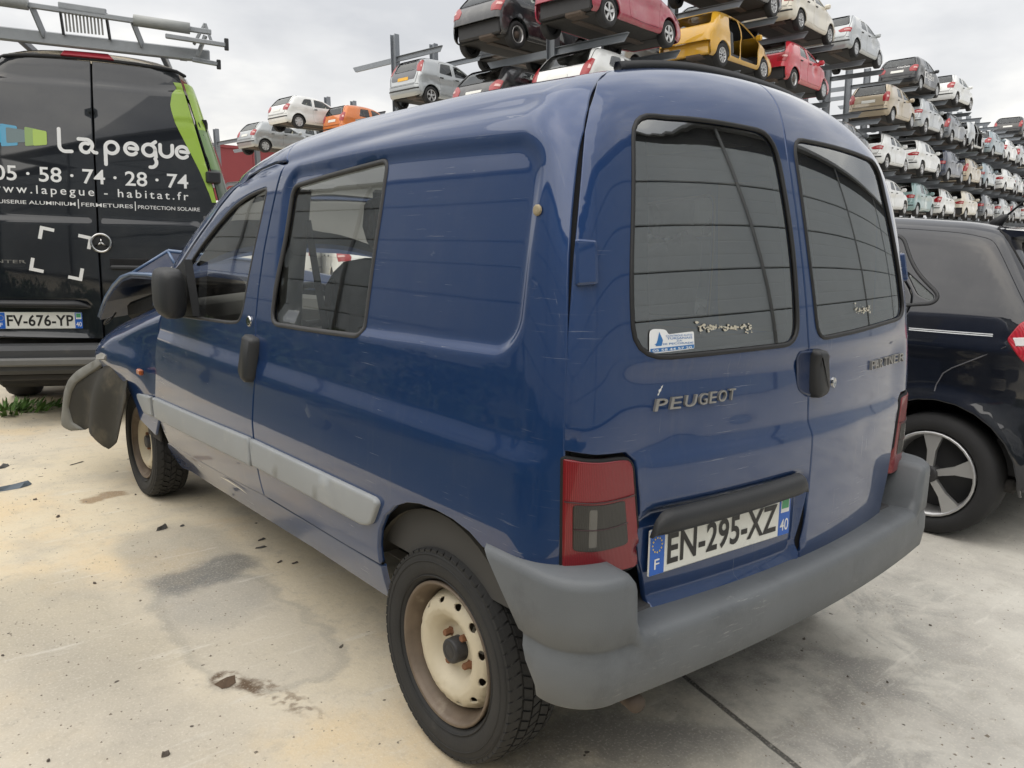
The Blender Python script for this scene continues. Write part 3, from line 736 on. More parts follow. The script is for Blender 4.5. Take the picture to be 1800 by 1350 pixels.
# number plate in its pocket
def plate(name, parent, text, L0, w, h, M4, rows=True, region='40', dept=True, ymark=True):
    """French plate: local x right, z up, front face towards -y"""
    def put(V, Fc, mat, nm, par):
        V = np.asarray(V); V4 = np.c_[V, np.ones(len(V))] @ np.array(M4).T
        return mk(nm, V4[:, :3], Fc, mat, par, False)
    b = MB(); b.box((w/2, .0035, h/2), (w, .007, h), bev=.003); o = put(b.v, b.f, WHITEP, 'number_plate', parent)
    sw = .046*w/.52
    for x0, nm in ((0.002, 'euro_band'), (w-sw-.002, 'region_band')):
        bb = MB(); bb.box((x0+sw/2, -.0004, h/2), (sw, .0008, h-.005)); put(bb.v, bb.f, PBLUE, nm, o)
    V, Fc = fit_text(text, sw+.012*w/.52, w-sw-.012*w/.52, h*.16, h*.84, offset=.020, extrude=.0006, spacing=1.04)
    put(np.stack([V[:, 0], -.0012+V[:, 2]*0-.0002*(V[:, 2] > 0), V[:, 1]], 1), Fc, INK, 'plate_lettering', o)
    V, Fc = fit_text('F', sw*.35, sw*.7, h*.14, h*.36, offset=.01)
    put(np.stack([V[:, 0], V[:, 0]*0-.0014, V[:, 1]], 1), Fc, LETTER_W, 'plate_lettering', o)
    V, Fc = fit_text(region, w-sw*.92, w-sw*.16, h*.13, h*.42, offset=.006)
    put(np.stack([V[:, 0], V[:, 0]*0-.0014, V[:, 1]], 1), Fc, LETTER_W, 'plate_lettering', o)
    st = MB()
    for k in range(12):
        a = 2*math.pi*k/12; st.box((sw*.52+.33*sw*math.cos(a), -.0014, h*.66+.155*h*math.sin(a)), (.0034, .0004, .0034), rot=Matrix.Rotation(.78, 3, 'Y'))
    put(st.v, st.f, P('star_yellow', (.85, .62, .05), .4), 'star_ring', o)
    bb = MB(); bb.box((w-sw*.54, -.0013, h*.76), (sw*.74, .0006, h*.36)); put(bb.v, bb.f, LETTER_W, 'region_badge', o)
    bb = MB(); bb.box((w-sw*.54, -.0018, h*.80), (sw*.62, .0006, h*.24)); put(bb.v, bb.f, P('badge_green', (.08, .36, .16), .4), 'region_badge', o)
    return o
a = R_([(-.545, .66)])[0]; b_ = R_([(-.055, .66)])[0]
px0, px1 = -.574, -.054
pa = np.array([px0, rear_y(np.array(-.55), np.array(.66))-.012, .604]); pb = np.array([px1, rear_y(np.array(-.055), np.array(.66))-.012, .606])
ex = (pb-pa)/np.linalg.norm(pb-pa); ez = np.array([0, .02, 1.]); ez -= ex*(ez@ex); ez /= np.linalg.norm(ez); ey = np.cross(ez, ex)
M4 = np.eye(4); M4[:3, 0] = ex; M4[:3, 1] = ey; M4[:3, 2] = ez; M4[:3, 3] = pa
plate('number_plate', van, 'EN-295-XZ', 0, .52, .11, M4)
# lamp cowl over the plate: a half-round moulding
hc = [(-.588, .694), (-.574, .728), (-.535, .745), (-.30, .757), (-.06, .757), (-.028, .745), (-.022, .712)]
V = []; n = 41; m = 9
for i in range(n):
    u = i/(n-1); x = -.590+.570*u
    e1 = min(1, max(0, min(u, 1-u)/.085)); hgt = .058*math.sin(math.pi/2*min(1, e1))**.6
    zb = .706+.014*u
    for k in range(m):
        a = math.pi*k/(m-1)
        yy = rear_y(np.array(x), np.array(.80))
        V.append((x, yy-.004-.028*math.sin(a)*(.35+.65*e1)*(1 if k < m-1 else 1), zb+hgt*(1-math.cos(a))/2))
Fc = [(i*m+k, (i+1)*m+k, (i+1)*m+k+1, i*m+k+1) for i in range(n-1) for k in range(m-1)]+[tuple(range(m)), tuple((n-1)*m+k for k in range(m))[::-1]]
mk('plate_lamp_cowl', V, Fc, BLKP, rd['L'], True)
# stickers and marks on the left window
def decal(nm, poly, mat, parent, off, chart=R_, h=.03):
    return panel(nm, chart, grad, poly, [], h, None, mat, parent, flange=0, off=off, edge=.0)
stk = decal('inspection_sticker', rpoly([(-.553, 1.165, .012), (-.520, 1.163, .012), (-.516, 1.152, .004), (-.462, 1.156, .004), (-.462, 1.118, .003), (-.554, 1.112, .005)]), P('sticker_white', (.78, .79, .80), .4), rd['L'], -.0015)
SB = P('sticker_blue', (.03, .16, .42), .4)
decal('sticker_band', rpoly([(-.552, 1.1225), (-.463, 1.1275), (-.463, 1.1195), (-.552, 1.1145)]), SB, stk, -.0010)
decal('sticker_mark', np.array([(-.542, 1.128), (-.530, 1.128), (-.527, 1.140), (-.534, 1.158), (-.538, 1.140)]), SB, stk, -.0010, h=.02)
for s_, x0, x1, z0, z1 in (('CONTROLE AUTO', -.521, -.466, 1.1465, 1.1505), ('TURSANAIS', -.519, -.466, 1.1405, 1.1450), ('40320 PECORADE', -.544, -.464, 1.1295, 1.1335), ('ZA', -.500, -.488, 1.1355, 1.1390)):
    V, Fc = fit_text(s_, x0, x1, z0, z1, offset=.01); Pp = R_(V[:, :2]); mk('sticker_lettering', Pp+grad(Pp)*-.0010, Fc, SB, stk, False)
V, Fc = fit_text('05 58 44 57 20', -.548, -.468, 1.1175, 1.1225, offset=.01); Pp = R_(V[:, :2]-np.c_[0*V[:, 0], -.04*(V[:, 0]+.508)]); mk('sticker_lettering', Pp+grad(Pp)*-.0008, Fc, P('sticker_white', (1, 1, 1)), stk, False)
random.seed(3)
for chain, x0, x1, zc, par, hh in ((26, -.455, -.27, 1.163, rd['L'], .010), (15, .235, .345, 1.187, rd['R'], .014)):
    V = []; Fc = []
    for k in range(chain*4):
        x = random.uniform(x0, x1); u = (x-x0)/(x1-x0); z = zc-.006*u+random.gauss(0, hh*.35)+(.006 if u < .08 or u > .85 else 0)*random.choice((-1, 0, 1, -1))
        r = random.uniform(.001, .0042); b = len(V)
        for j in range(6):
            a = j*math.pi/3+random.uniform(-.3, .3); V.append((x+r*1.5*math.cos(a)*random.uniform(.5, 1), z+r*math.sin(a)*random.uniform(.5, 1)))
        Fc.append(tuple(range(b, b+6)))
    Pp = R_(np.array(V)); tag(mk('glue_residue', Pp+grad(Pp)*-.0012, Fc, P('glue', (.50, .47, .38), .9), par, False), kind='stuff')
# ---------------- rear bumper: swept moulding with a step between the end caps
def bumper():
    st = []     # plan stations: (kind, param)
    XS = .862
    def plan(v):          # v in 0..1 left wheel arch -> rear centre; returns point, outward normal
        # straight side, round corner, bowed rear
        Ls, Rr_, = .12, .13
        yb = -.055        # rear line at the corner
        s = v*(Ls+Rr_*1.57+(XS-Rr_))
        if s < Ls: return np.array([-XS, yb+Rr_+Ls-s]), np.array([-1., 0]), (Ls-s)/Ls
        s -= Ls
        if s < Rr_*1.57:
            a = s/Rr_; c = np.array([-XS+Rr_, yb+Rr_]); n = np.array([-math.cos(a), -math.sin(a)]); return c+n*Rr_, n, 0
        s -= Rr_*1.57; x = -XS+Rr_+s; k = x/(XS-Rr_)
        y = yb-.045*(1-k*k); return np.array([x, y]), np.array([0.09*k, -1.])/math.hypot(.09*k, 1), 0
    hi = [(.055, .394), (.016, .386), (.007, .394), (.0, .45), (.002, .49), (.010, .510), (.011, .516), (.003, .524), (.003, .58), (.004, .645), (.008, .661), (.020, .670), (.11, .673)]
    lo = [(.055, .394), (.016, .386), (.007, .394), (.0, .45), (.001, .47), (.0015, .485), (.002, .498), (.004, .511), (.009, .521), (.018, .528), (.036, .532), (.065, .531), (.13, .528)]
    vs = sorted(set(list(np.linspace(0, 1, 75))+list(np.linspace(.40, .56, 30)))); rows = []
    for v in vs:
        p, n, sd = plan(v); k = float(sstep(-.705, -.675, np.array(p[0]))) if p[1] < .05 else 0.
        b = max(0., min(1., (abs(p[0])-.0)/.86)) ; row = []
        for (i0, z0), (i1, z1) in zip(hi, lo):
            i_, z_ = i0+(i1-i0)*k, z0+(z1-z0)*k
            z_ -= .012*(1-k)*float(sstep(.3, 0, np.array(sd)))*0
            if z_ < .5: z_ += .035*sd*(.5-z_)/.12
            q = p-n*i_; y = q[1]
            if sd > 0:        # slanted front edge along the wheel arch
                y0 = np.interp(z_, [.40, .52, .67], [.075, .13, .270]); ys = .075; y = ys+(y0-ys)*sd
                y = y if sd > 0 else q[1]
            row.append((q[0], y, z_))
        rows.append(row)
    R2 = [[(-x, y, z) for x, y, z in r] for r in rows[-2::-1]]
    rows = rows+R2; m = len(hi); n = len(rows)
    V = [p for r in rows for p in r]; Fc = [(i*m+k, i*m+k+1, (i+1)*m+k+1, (i+1)*m+k) for i in range(n-1) for k in range(m-1)]
    Fc += [tuple(range(m))[::-1], tuple((n-1)*m+k for k in range(m))]
    o = mk('rear_bumper', V, Fc, GREYP, van, True); return autosmooth(o, 60)
bumper()
# ---------------- wheels
TYRE = P('tyre_rubber', (.022, .022, .022), .75, noise=.35, nscale=14, bump=.2, bscale=120, dirt=(.07, .065, .058), dirtamt=.38)
CREAM = P('cream_steel', (.52, .46, .34), .5, noise=.12, nscale=12, dirt=(.17, .10, .05), dirtamt=.33)
RIMRUST = P('rusty_rim', (.15, .115, .085), .5, metal=.2, noise=.5, nscale=18, dirt=(.34, .29, .22), dirtamt=.42)
BOLT = P('rusty_bolt', (.20, .09, .045), .75, noise=.4, nscale=40)
def van_wheel(c, sg, full=True):
    """steel wheel; local outward axis is -x*sg"""
    wv = empty('road_wheel'); wv.parent = van; wv.location = c
    if sg < 0: wv.rotation_euler = (0, 0, math.pi)
    # tyre carcass: axial coordinate a: outer face negative
    W = .0825
    prof = [(-.045, .186), (-.060, .190), (-.072, .199), (-.081, .215), (-.0845, .235), (-.083, .255), (-.078, .268), (-.068, .277), (-.060, .2785), (0, .2800), (.060, .2785), (.068, .277), (.078, .268), (.083, .255), (.0845, .235), (.081, .215), (.072, .199), (.045, .186)]
    ty = MB().lathe(prof, 72).build('tyre', TYRE, wv, True)
    rb = MB()
    for r0, a0 in ((.205, -.0795), (.245, -.0852), (.262, -.0822)): rb.lathe([(a0+.002, r0-.002), (a0-.0012, r0), (a0+.002, r0+.002)], 72)
    rb.build('sidewall_ring', TYRE, ty, True)
    tb = MB()
    N = 60 if full else 44
    for k in range(N):
        for j, (a0, a1, r, ph) in enumerate(((-.079, -.048, .2790, 0), (-.042, -.016, .2835, .35), (-.011, .011, .2838, .1), (.016, .042, .2835, .6), (.048, .079, .2790, .3))):
            t0 = 2*math.pi*(k+ph)/N; dt = 2*math.pi/N*.80; sk = .4*2*math.pi/N*(1 if j % 2 else -1)
            V = []
            for a, s_ in ((a0, -.5), (a1, .5)):
                rr = r+.006 if j in (1, 2, 3) else (.2735 if abs(a) > .07 else .2830)
                rr = min(rr, .2846)
                for t in (t0+sk*s_, t0+dt+sk*s_):
                    for q in (rr-.010, rr): V.append((a, q*math.cos(t), q*math.sin(t)))
            tb.add(V, [(0, 2, 3, 1), (4, 5, 7, 6), (1, 3, 7, 5), (0, 1, 5, 4), (2, 6, 7, 3)])
    tag(tb.build('tread', TYRE, ty), kind='stuff')
    rim = MB().lathe([(-.060, .188), (-.070, .190), (-.074, .187), (-.071, .180), (-.058, .176), (-.050, .172), (-.030, .164), (-.012, .160), (.05, .158), (.05, .04)], 64).build('rim', RIMRUST, wv, True)
    # dish disc with slots
    def depth(r): return np.interp(r, [0, .045, .058, .070, .082, .098, .112, .124, .140, .150, .156], [-.018, -.018, -.016, -.022, -.040, -.055, -.060, -.058, -.050, -.036, -.018])
    ch = lambda c2: np.stack([depth(np.hypot(c2[:, 0], c2[:, 1])), c2[:, 0], c2[:, 1]], 1)
    def nrm(Pp, h=.0015):
        r = np.hypot(Pp[:, 1], Pp[:, 2])+1e-9; sl2 = (depth(r+h)-depth(r-h))/(2*h)
        N_ = np.stack([-np.ones_like(r), sl2*Pp[:, 1]/r, sl2*Pp[:, 2]/r], 1); return N_/np.linalg.norm(N_, axis=1)[:, None]
    th = np.linspace(0, 2*math.pi, 64, endpoint=False)
    outer = np.stack([.1575*np.cos(th), .1575*np.sin(th)], 1); hs = []
    for k in range(12):
        a = 2*math.pi*k/12+.2; ca, sa = math.cos(a), math.sin(a); t8 = np.linspace(0, 2*math.pi, 12, endpoint=False)
        u = .1365+.0085*np.cos(t8); v = .0135*np.sin(t8); hs.append(np.stack([u*ca-v*sa, u*sa+v*ca], 1))
    panel('wheel_disc', ch, nrm, outer, hs, .009, None, CREAM, rim, edge=.001, depth=.0005, flange=.006)
    MB().lathe([(-.016, .034), (-.050, .033), (-.054, .030), (-.0545, .021), (-.0530, .019), (-.0545, .017), (-.0535, .0001)], 32).build('hub_cap', P('hub_black', (.028, .028, .030), .5, noise=.2), rim, True)
    for k in range(4):
        a = math.pi/2*k+.6; cy, cz = .052*math.cos(a), .052*math.sin(a); b = MB()
        b.lathe([(-.012, .013), (-.020, .013), (-.021, .0095), (-.038, .0092), (-.040, .008), (-.040, .0001)], 6, 'x', (0, cy, cz)); b.build('wheel_bolt', BOLT, rim)
    return wv
WZ_ = .2846
van_wheel((-.7215, .495, WZ_), 1); van_wheel((.7215, .495, WZ_), -1, False)
wf = van_wheel((-.718, 3.19, WZ_), 1, False); van_wheel((.718, 3.19, WZ_), -1, False)
# ---------------- underbody, wheel houses, inner shell
def box(nm, c, d, mat, par, bev=.0, rot=None): return MB().box(c, d, rot, bev).build(nm, mat, par)
box('floor_pan', (0, 1.55, .40), (1.36, 3.0, .05), UNDER, van, .01)
box('load_floor', (0, .62, .52), (1.30, 1.2, .03), P('load_mat', (.05, .05, .052), .85), van, .005)
for sx in (-1, 1):
    V = []; n = 17
    for x in (-.835*sx if 0 else sx*.805, sx*.55):
        for k in range(n):
            a = math.radians(24+106*k/(n-1)); V.append((x, .505+.352*math.cos(a), .300+.365*math.sin(a)))
    Fc = [(k, k+1, n+k+1, n+k) for k in range(n-1)]+[tuple(range(n, 2*n))]
    mk('wheel_house', V, Fc, P('wheel_house', (.06, .055, .045), .9, noise=.4, nscale=12), van, True)
    V = []
    for x in (sx*.815, sx*.52):
        for k in range(n):
            a = math.pi*k/(n-1); V.append((x, 3.19+.34*math.cos(a), .300+.34*math.sin(a)))
    if sx > 0: mk('wheel_house', V, Fc, P('wheel_house', (.06, .055, .045)), van, True)
    box('inner_panel', (sx*.74, .62, .62), (.05, 1.1, .24) if 0 else (.04, .22, .2), UNDER, van)
box('rear_axle', (0, .495, .285), (1.30, .09, .09), UNDER, van, .02)
MB().tube([(-.45, .9, .30), (-.50, .35, .30), (-.60, .12, .33), (-.655, -.035, .352)], .021, 14).build('exhaust_pipe', P('rusty_steel', (.075, .055, .042), .7, noise=.5, nscale=20), van, True)
box('fuel_tank', (.25, 1.15, .33), (.6, .7, .15), UNDER, van, .03)
box('cross_member', (0, .12, .43), (1.25, .1, .12), UNDER, van, .01)
box('bumper_carrier', (0, -.005, .45), (1.2, .06, .12), UNDER, van, .01)
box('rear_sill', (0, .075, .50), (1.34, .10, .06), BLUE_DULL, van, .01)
# ---------------- cabin
def seat(x, y, parent):
    s = empty('front_seat'); s.parent = parent; s.location = (x, y, .62)
    def cushion(nm, sec, hw, mat):
        V = []; m = len(sec)
        for u in (-1, -.86, -.5, 0, .5, .86, 1):
            k = 1-.16*abs(u)**6; kk = .72 if abs(u) == 1 else (.94 if abs(u) > .8 else 1)
            cy = sum(p[0] for p in sec)/m; cz = sum(p[1] for p in sec)/m
            for a, b in sec: V.append((u*hw, cy+(a-cy)*kk, cz+(b-cz)*kk))
        Fc = [(i*m+k, i*m+(k+1) % m, (i+1)*m+(k+1) % m, (i+1)*m+k) for i in range(6) for k in range(m)]+[tuple(range(m)), tuple(6*m+k for k in range(m))[::-1]]
        return mk(nm, V, Fc, mat, s, True)
    cushion('seat_cushion', [(.05, .0), (.50, .03), (.53, .10), (.48, .15), (.15, .12), (.02, .10)], .25, SEATM)
    cushion('backrest', [(.10, .05), (-.02, .05), (-.14, .45), (-.17, .62), (-.12, .66), (-.04, .62), (0, .40)], .235, SEATM)
    cushion('headrest', [(-.14, .69), (-.20, .70), (-.22, .82), (-.19, .87), (-.12, .86), (-.10, .76)], .13, SEATM)
    [MB().tube([(q, -.15, .62), (q, -.16, .72)], .008).build('headrest_post', CHROME, s, True) for q in (-.05, .05)]
seat(-.38, 1.52, van); seat(.38, 1.52, van)
dash = MB()
V = []; sec = [(2.30, .62), (2.28, .92), (2.33, 1.0), (2.42, 1.045), (2.60, 1.06), (2.82, 1.03), (2.85, .6)]
for x in (-.72, -.4, 0, .4, .72): V += [(x, a-.06*abs(x)*0, b+(.035 if abs(x) == .4 and x < 0 and 1.0 <= b else 0)) for a, b in sec]
m = 7; mk('dashboard', V, [(i*m+k, i*m+(k+1) % m, (i+1)*m+(k+1) % m, (i+1)*m+k) for i in range(4) for k in range(m)]+[tuple(range(m)), tuple(4*m+k for k in range(m))[::-1]], DASHM, van, False)
st = MB()
ring = [(-.38+.18*math.cos(a), 2.16-.10*math.sin(a)*.9, .98+.17*math.sin(a)) for a in np.linspace(0, 2*math.pi, 25)]
st.tube(ring, .014, 8, False); st.tube([(-.38-.17, 2.16, .98), (-.38, 2.18, .97), (-.38+.17, 2.16, .98)], .016); st.tube([(-.38, 2.16, .97), (-.38, 2.4, .84)], .03)
st.build('steering_wheel', BLKP, van, True)
box('rear_view_mirror', (0.02, 2.03, 1.53), (.24, .03, .065), BLKP, van, .012)
MB().tube([(0.02, 2.04, 1.55), (0.02, 2.10, 1.635)], .010).build('mirror_stalk', BLKP, van, True)
for i in range(2):
    box('air_vent', (-.52+.13*i, 2.268, .93), (.10, .02, .055), DARK, van, .005)
V = T_(np.array([(x, y) for y in np.linspace(.4, 1.88, 12) for x in np.linspace(-.56, .56, 9)]))-np.array([0, 0, .03])
mk('headliner', V, [(i*9+k, i*9+k+1, (i+1)*9+k+1, (i+1)*9+k) for i in range(11) for k in range(8)], TRIMG, van, True)
# seat belts and pillar trims
for sx in (-1, 1):
    MB().tube([(sx*.70, 1.50, 1.50), (sx*.745, 1.49, 1.15), (sx*.76, 1.49, .55)], .045, 6).build('pillar_trim', TRIMG, van, True)
    V = []; 
    mk('seat_belt', [(sx*.69, 1.43, 1.40), (sx*.69, 1.48, 1.40), (sx*.58, 1.42, .70), (sx*.58, 1.47, .70), (sx*.688, 1.43, 1.40), (sx*.688, 1.48, 1.40), (sx*.578, 1.42, .70), (sx*.578, 1.47, .70)], [(0, 1, 3, 2), (4, 6, 7, 5), (0, 4, 5, 1), (2, 3, 7, 6)], BLKP, van)
# cargo area inner liners so the skin has depth
for sx in (-1, 1):
    Vs = S_(np.array([(y, t) for t in (.50, .75, 1.02) for y in np.linspace(.20, 1.46, 8)])); Vs[:, 0] += .05
    if sx > 0: Vs[:, 0] *= -1
    mk('inner_liner', Vs, [(i*8+k, i*8+k+1, (i+1)*8+k+1, (i+1)*8+k) for i in range(2) for k in range(7)], P('liner_board', (.06, .058, .055), .85, noise=.2), van, False)
    # plain rear part of the side above the belt, behind the pressed panel
    Vs = S_(np.array([(y, t) for t in np.linspace(1.04, 1.56, 6) for y in np.linspace(.20, .82, 6)])); Vs[:, 0] += .03
    if sx > 0: Vs[:, 0] *= -1
    mk('inner_liner', Vs, [(i*6+k, i*6+k+1, (i+1)*6+k+1, (i+1)*6+k) for i in range(5) for k in range(5)], P('liner_board', (.06, .058, .055)), van, False)
# ---------------- door mirror
def mirror(sx):
    """mirror housing folded back against the door"""
    secs = []
    for u, ky, kz in ((0, .50, .70), (.05, .82, .90), (.25, 1, 1), (.6, .98, .98), (.85, .84, .90), (.96, .62, .74), (1, .40, .50)):
        y = 2.13+.26*u; row = []
        for k in range(24):
            a = 2*math.pi*k/24; c, s2 = math.cos(a), math.sin(a)
            xx = .052*ky*np.sign(c)*abs(c)**.6; zz = .100*kz*np.sign(s2)*abs(s2)**.55
            row.append(((-.905+xx+.02*(u-.5))*sx, y, 1.115+zz+.012*(u-.5)))
        secs.append(row)
    V = [p for r in secs for p in r]; m = 24
    Fc = [(i*m+k, i*m+(k+1) % m, (i+1)*m+(k+1) % m, (i+1)*m+k) for i in range(len(secs)-1) for k in range(m)]+[tuple(range(m))[::-1], tuple((len(secs)-1)*m+k for k in range(m))]
    o = mk('door_mirror', V, Fc, BLKP, van, True)
    t = MB(); t.prism([(2.20, 1.02), (2.50, 1.00), (2.40, 1.20), (2.28, 1.245)], .80, .832, lambda u, v, h: (-h*sx, u, v)); t.build('mirror_base', BLKP, o)
    MB().box((-.855*sx, 2.36, 1.07), (.09, .05, .06), bev=.015).build('mirror_pivot', BLKP, o)
mirror(1); mirror(-1)
# ---------------- crushed front: wing, bonnet, loose arch liner
ft_y = np.array([2.66, 2.903, 3.21, 3.393, 3.59, 3.79]); ft_z = np.array([1.077, 1.021, .945, .901, .848, .76])
def fend(c):
    y, z = c[:, 0], c[:, 1]; zt = np.interp(y, ft_y, ft_z)
    x = -.822-.06*(y-2.75)-.022*np.exp(-((z-.70)/.09)**2)*sstep(2.8, 3.1, y)+.012*np.sin(y*9)*sstep(3.2, 3.7, y)*np.sin(z*11)
    x = x+.16*np.clip((z-(zt-.13))/.13, 0, 1)**2.2*.6
    x = x+.16*np.clip((y-3.6)/.2, 0, 1)**2*.35
    return np.stack([x, y, z], 1)
def fendn(Pp):
    c = Pp[:, 1:3]; h = 2e-3; a = (fend(c+[h, 0])-fend(c-[h, 0])); b = (fend(c+[0, h])-fend(c-[0, h])); n = np.cross(a, b); n *= -np.sign(n[:, :1]); return n/np.linalg.norm(n, axis=1)[:, None]
FEND = rpoly([(2.712, 1.062), (2.903, 1.021, .05), (3.21, .945, .05), (3.393, .901, .05), (3.59, .848, .05), (3.765, .775, .03), (3.781, .740, .02), (3.70, .69, .05), (3.601, .650, .05), (3.33, .612, .1), (3.16, .573, .05), (3.06, .50, .05), (3.02, .44), (2.82, .40), (2.762, .50), (2.776, .60), (2.742, .71), (2.75, .80), (2.714, .90), (2.69, 1.01)])
panel('front_wing', fend, fendn, FEND, [], .018, None, BLUE, van, flange=.012)
panel('front_wing', fend, fendn, FEND, [], .03, None, BLUE, van, flange=.012, mirror=True)
box('side_repeater', (-.862, 2.885, .70), (.022, .055, .028), ORL, van, .006)
box('wheel_arch_board', (-.795, 2.93, .46), (.012, .20, .20), UNDER, van, .004)
hv = [(-.76, 4.06, .865), (-.765, 3.86, .985), (-.765, 3.68, 1.062), (-.765, 3.50, 1.118), (-.76, 3.34, 1.143), (-.75, 3.05, 1.150), (-.74, 2.84, 1.142),
      (-.35, 4.12, .92), (-.40, 3.90, 1.05), (-.45, 3.70, 1.12), (-.55, 3.52, 1.155), (-.60, 3.25, 1.264), (-.58, 3.19, 1.185), (-.55, 2.84, 1.175),
      (.10, 4.10, .95), (.05, 3.90, 1.07), (0, 3.70, 1.09), (-.05, 3.48, 1.14), (-.10, 3.25, 1.215), (-.1, 3.14, 1.13), (0, 2.86, 1.10),
      (.72, 3.98, .88), (.70, 3.82, .98), (.68, 3.62, 1.0), (.66, 3.45, 1.06), (.66, 3.20, 1.08), (.66, 3.10, 1.06), (.66, 2.86, 1.05)]
hf = []
for r in range(3):
    for k in range(6):
        a, b, c, d_ = r*7+k, r*7+k+1, (r+1)*7+k+1, (r+1)*7+k
        hf += [(a, b, d_), (b, c, d_)] if (r+k) % 2 else [(a, b, c), (a, c, d_)]
# thickness by a second skin
hv = np.array(hv); n = len(hv); hv2 = hv+np.array([0, -.012, -.022])
bo = [0, 1, 2, 3, 4, 5, 6, 13, 20, 27, 26, 25, 24, 23, 22, 21, 14, 7]
ff = hf+[tuple(v+n for v in f[::-1]) for f in hf]+[(bo[i], bo[i]+n, bo[(i+1) % 18]+n, bo[(i+1) % 18]) for i in range(18)]
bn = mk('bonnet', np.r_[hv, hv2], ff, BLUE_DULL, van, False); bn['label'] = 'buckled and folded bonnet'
EDGE = P('bonnet_edge', (.10, .16, .28), .35, coat=.6)
MB().tube([tuple(hv[i]) for i in range(7)], .011, 8).build('bonnet_edge', EDGE, van, True)
MB().tube([tuple(hv[4]), tuple(hv[11])], .008, 8).build('bonnet_fold', EDGE, van, True); MB().tube([tuple(hv[11]), tuple(hv[18])], .010, 8).build('bonnet_fold', EDGE, van, True); MB().tube([tuple(hv[11]), tuple(hv[12])], .007, 8).build('bonnet_fold', EDGE, van, True)
box('bonnet_insulation', (0.0, 3.45, .98), (1.30, .9, .10), DARK, van, .02, Matrix.Rotation(-.17, 3, 'X'))
box('engine_block', (0.05, 3.35, .66), (1.25, .9, .50), P('engine_dark', (.02, .019, .018), .7, noise=.5, nscale=8), van, .05)
box('front_rail', (-.50, 3.4, .50), (.10, 1.0, .12), UNDER, van, .01); box('front_rail', (.50, 3.4, .50), (.10, 1.0, .12), UNDER, van, .01)
mk('torn_insulation', [(-.64, 3.16, 1.17), (-.60, 3.05, 1.215), (-.56, 2.95, 1.225), (-.60, 2.98, 1.195), (-.62, 3.02, 1.19), (-.63, 3.04, 1.15), (-.63, 3.16, 1.165), (-.59, 3.05, 1.21), (-.55, 2.95, 1.22), (-.59, 2.98, 1.19), (-.61, 3.02, 1.185), (-.62, 3.04, 1.145)], [(0, 1, 4), (1, 2, 3), (1, 3, 4), (0, 4, 5), (6, 10, 7), (7, 9, 8), (7, 10, 9), (6, 11, 10), (0, 6, 7, 1), (1, 7, 8, 2)], P('torn_foam', (.62, .56, .46), .9, noise=.2, nscale=30), van)
LIN = [(3.414, .674), (3.179, .638), (3.10, .60), (3.059, .546), (3.094, .477), (3.157, .409), (3.285, .278), (3.387, .221), (3.423, .230), (3.50, .27), (3.642, .293), (3.711, .268), (3.823, .284), (3.86, .36), (3.79, .468), (3.675, .573)]
def linch(c): return np.stack([-.86-.14*(c[:, 0]-2.95)+.30*np.clip((c[:, 1]-.45)/.25, 0, 1)**2*np.clip((c[:, 0]-3.0)/.3, 0, 1)*.25+.018*np.sin(c[:, 0]*17+c[:, 1]*6), c[:, 0], c[:, 1]], 1)
def linn(Pp): return np.tile([-.99, -.14, .05], (len(Pp), 1))
o = panel('arch_liner', linch, linn, np.array(LIN), [], .03, None, P('dusty_liner', (.032, .030, .024), .9, noise=.45, nscale=7, dirt=(.085, .073, .052), dirtamt=.5), van, flange=.006, post=lambda V: V)
o['label'] = 'torn plastic wheel arch liner hanging loose'
FRO = [(3.379, .714), (3.473, .721), (3.56, .70), (3.637, .653), (3.72, .60), (3.784, .55), (3.841, .468), (3.877, .407), (3.931, .299), (3.913, .259), (3.813, .247)]
FRI = [(3.711, .268), (3.796, .299), (3.814, .384), (3.765, .472), (3.72, .53), (3.668, .565), (3.60, .61), (3.505, .663), (3.368, .691)]
o = panel('bumper_fragment', lambda c: linch(c)+np.array([-.014, 0, 0]), linn, np.array(FRO+FRI), [], .03, None, P('weathered_plastic', (.17, .168, .15), .75, noise=.3, nscale=14), van, flange=.022, depth=.006, edge=.008, post=lambda V: V)
o['label'] = 'broken grey front bumper corner'
# roof-side wear: pale scrapes on the sill and small chips on the doors
for c0, poly, mt in ((S_, [(2.02, .388), (1.93, .399), (1.79, .397), (1.74, .390), (1.84, .392), (1.95, .391)], P('bare_metal', (.70, .70, .68), .3, metal=.6)),):
    decal('sill_scrape', np.array(poly), mt, van, .0012, S_)
CHIP = P('chip_white', (.66, .66, .64), .6)
for s0, t0, r in ((-.528, 1.030, .005), (-.524, 1.037, .003), (-.531, 1.022, .003), (-.19, .522, .003), (-.186, .527, .002)):
    decal('paint_chip', np.array([(s0-r*.4, t0-r*1.4), (s0+r*.5, t0-r*.3), (s0+r*.9, t0+r*1.5), (s0+r*.2, t0+r*.7), (s0-r*.5, t0+r*.2)]), CHIP, rd['L'], .0006)
c = S_([(.215, 1.405)])[0]; MB().lathe([(0, .012), (-.004, .012), (-.006, .009), (-.005, .0001)], 10, 'x', tuple(c)).build('paint_blister', P('rust_chip', (.34, .28, .18), .7, noise=.4, nscale=60), van, True)

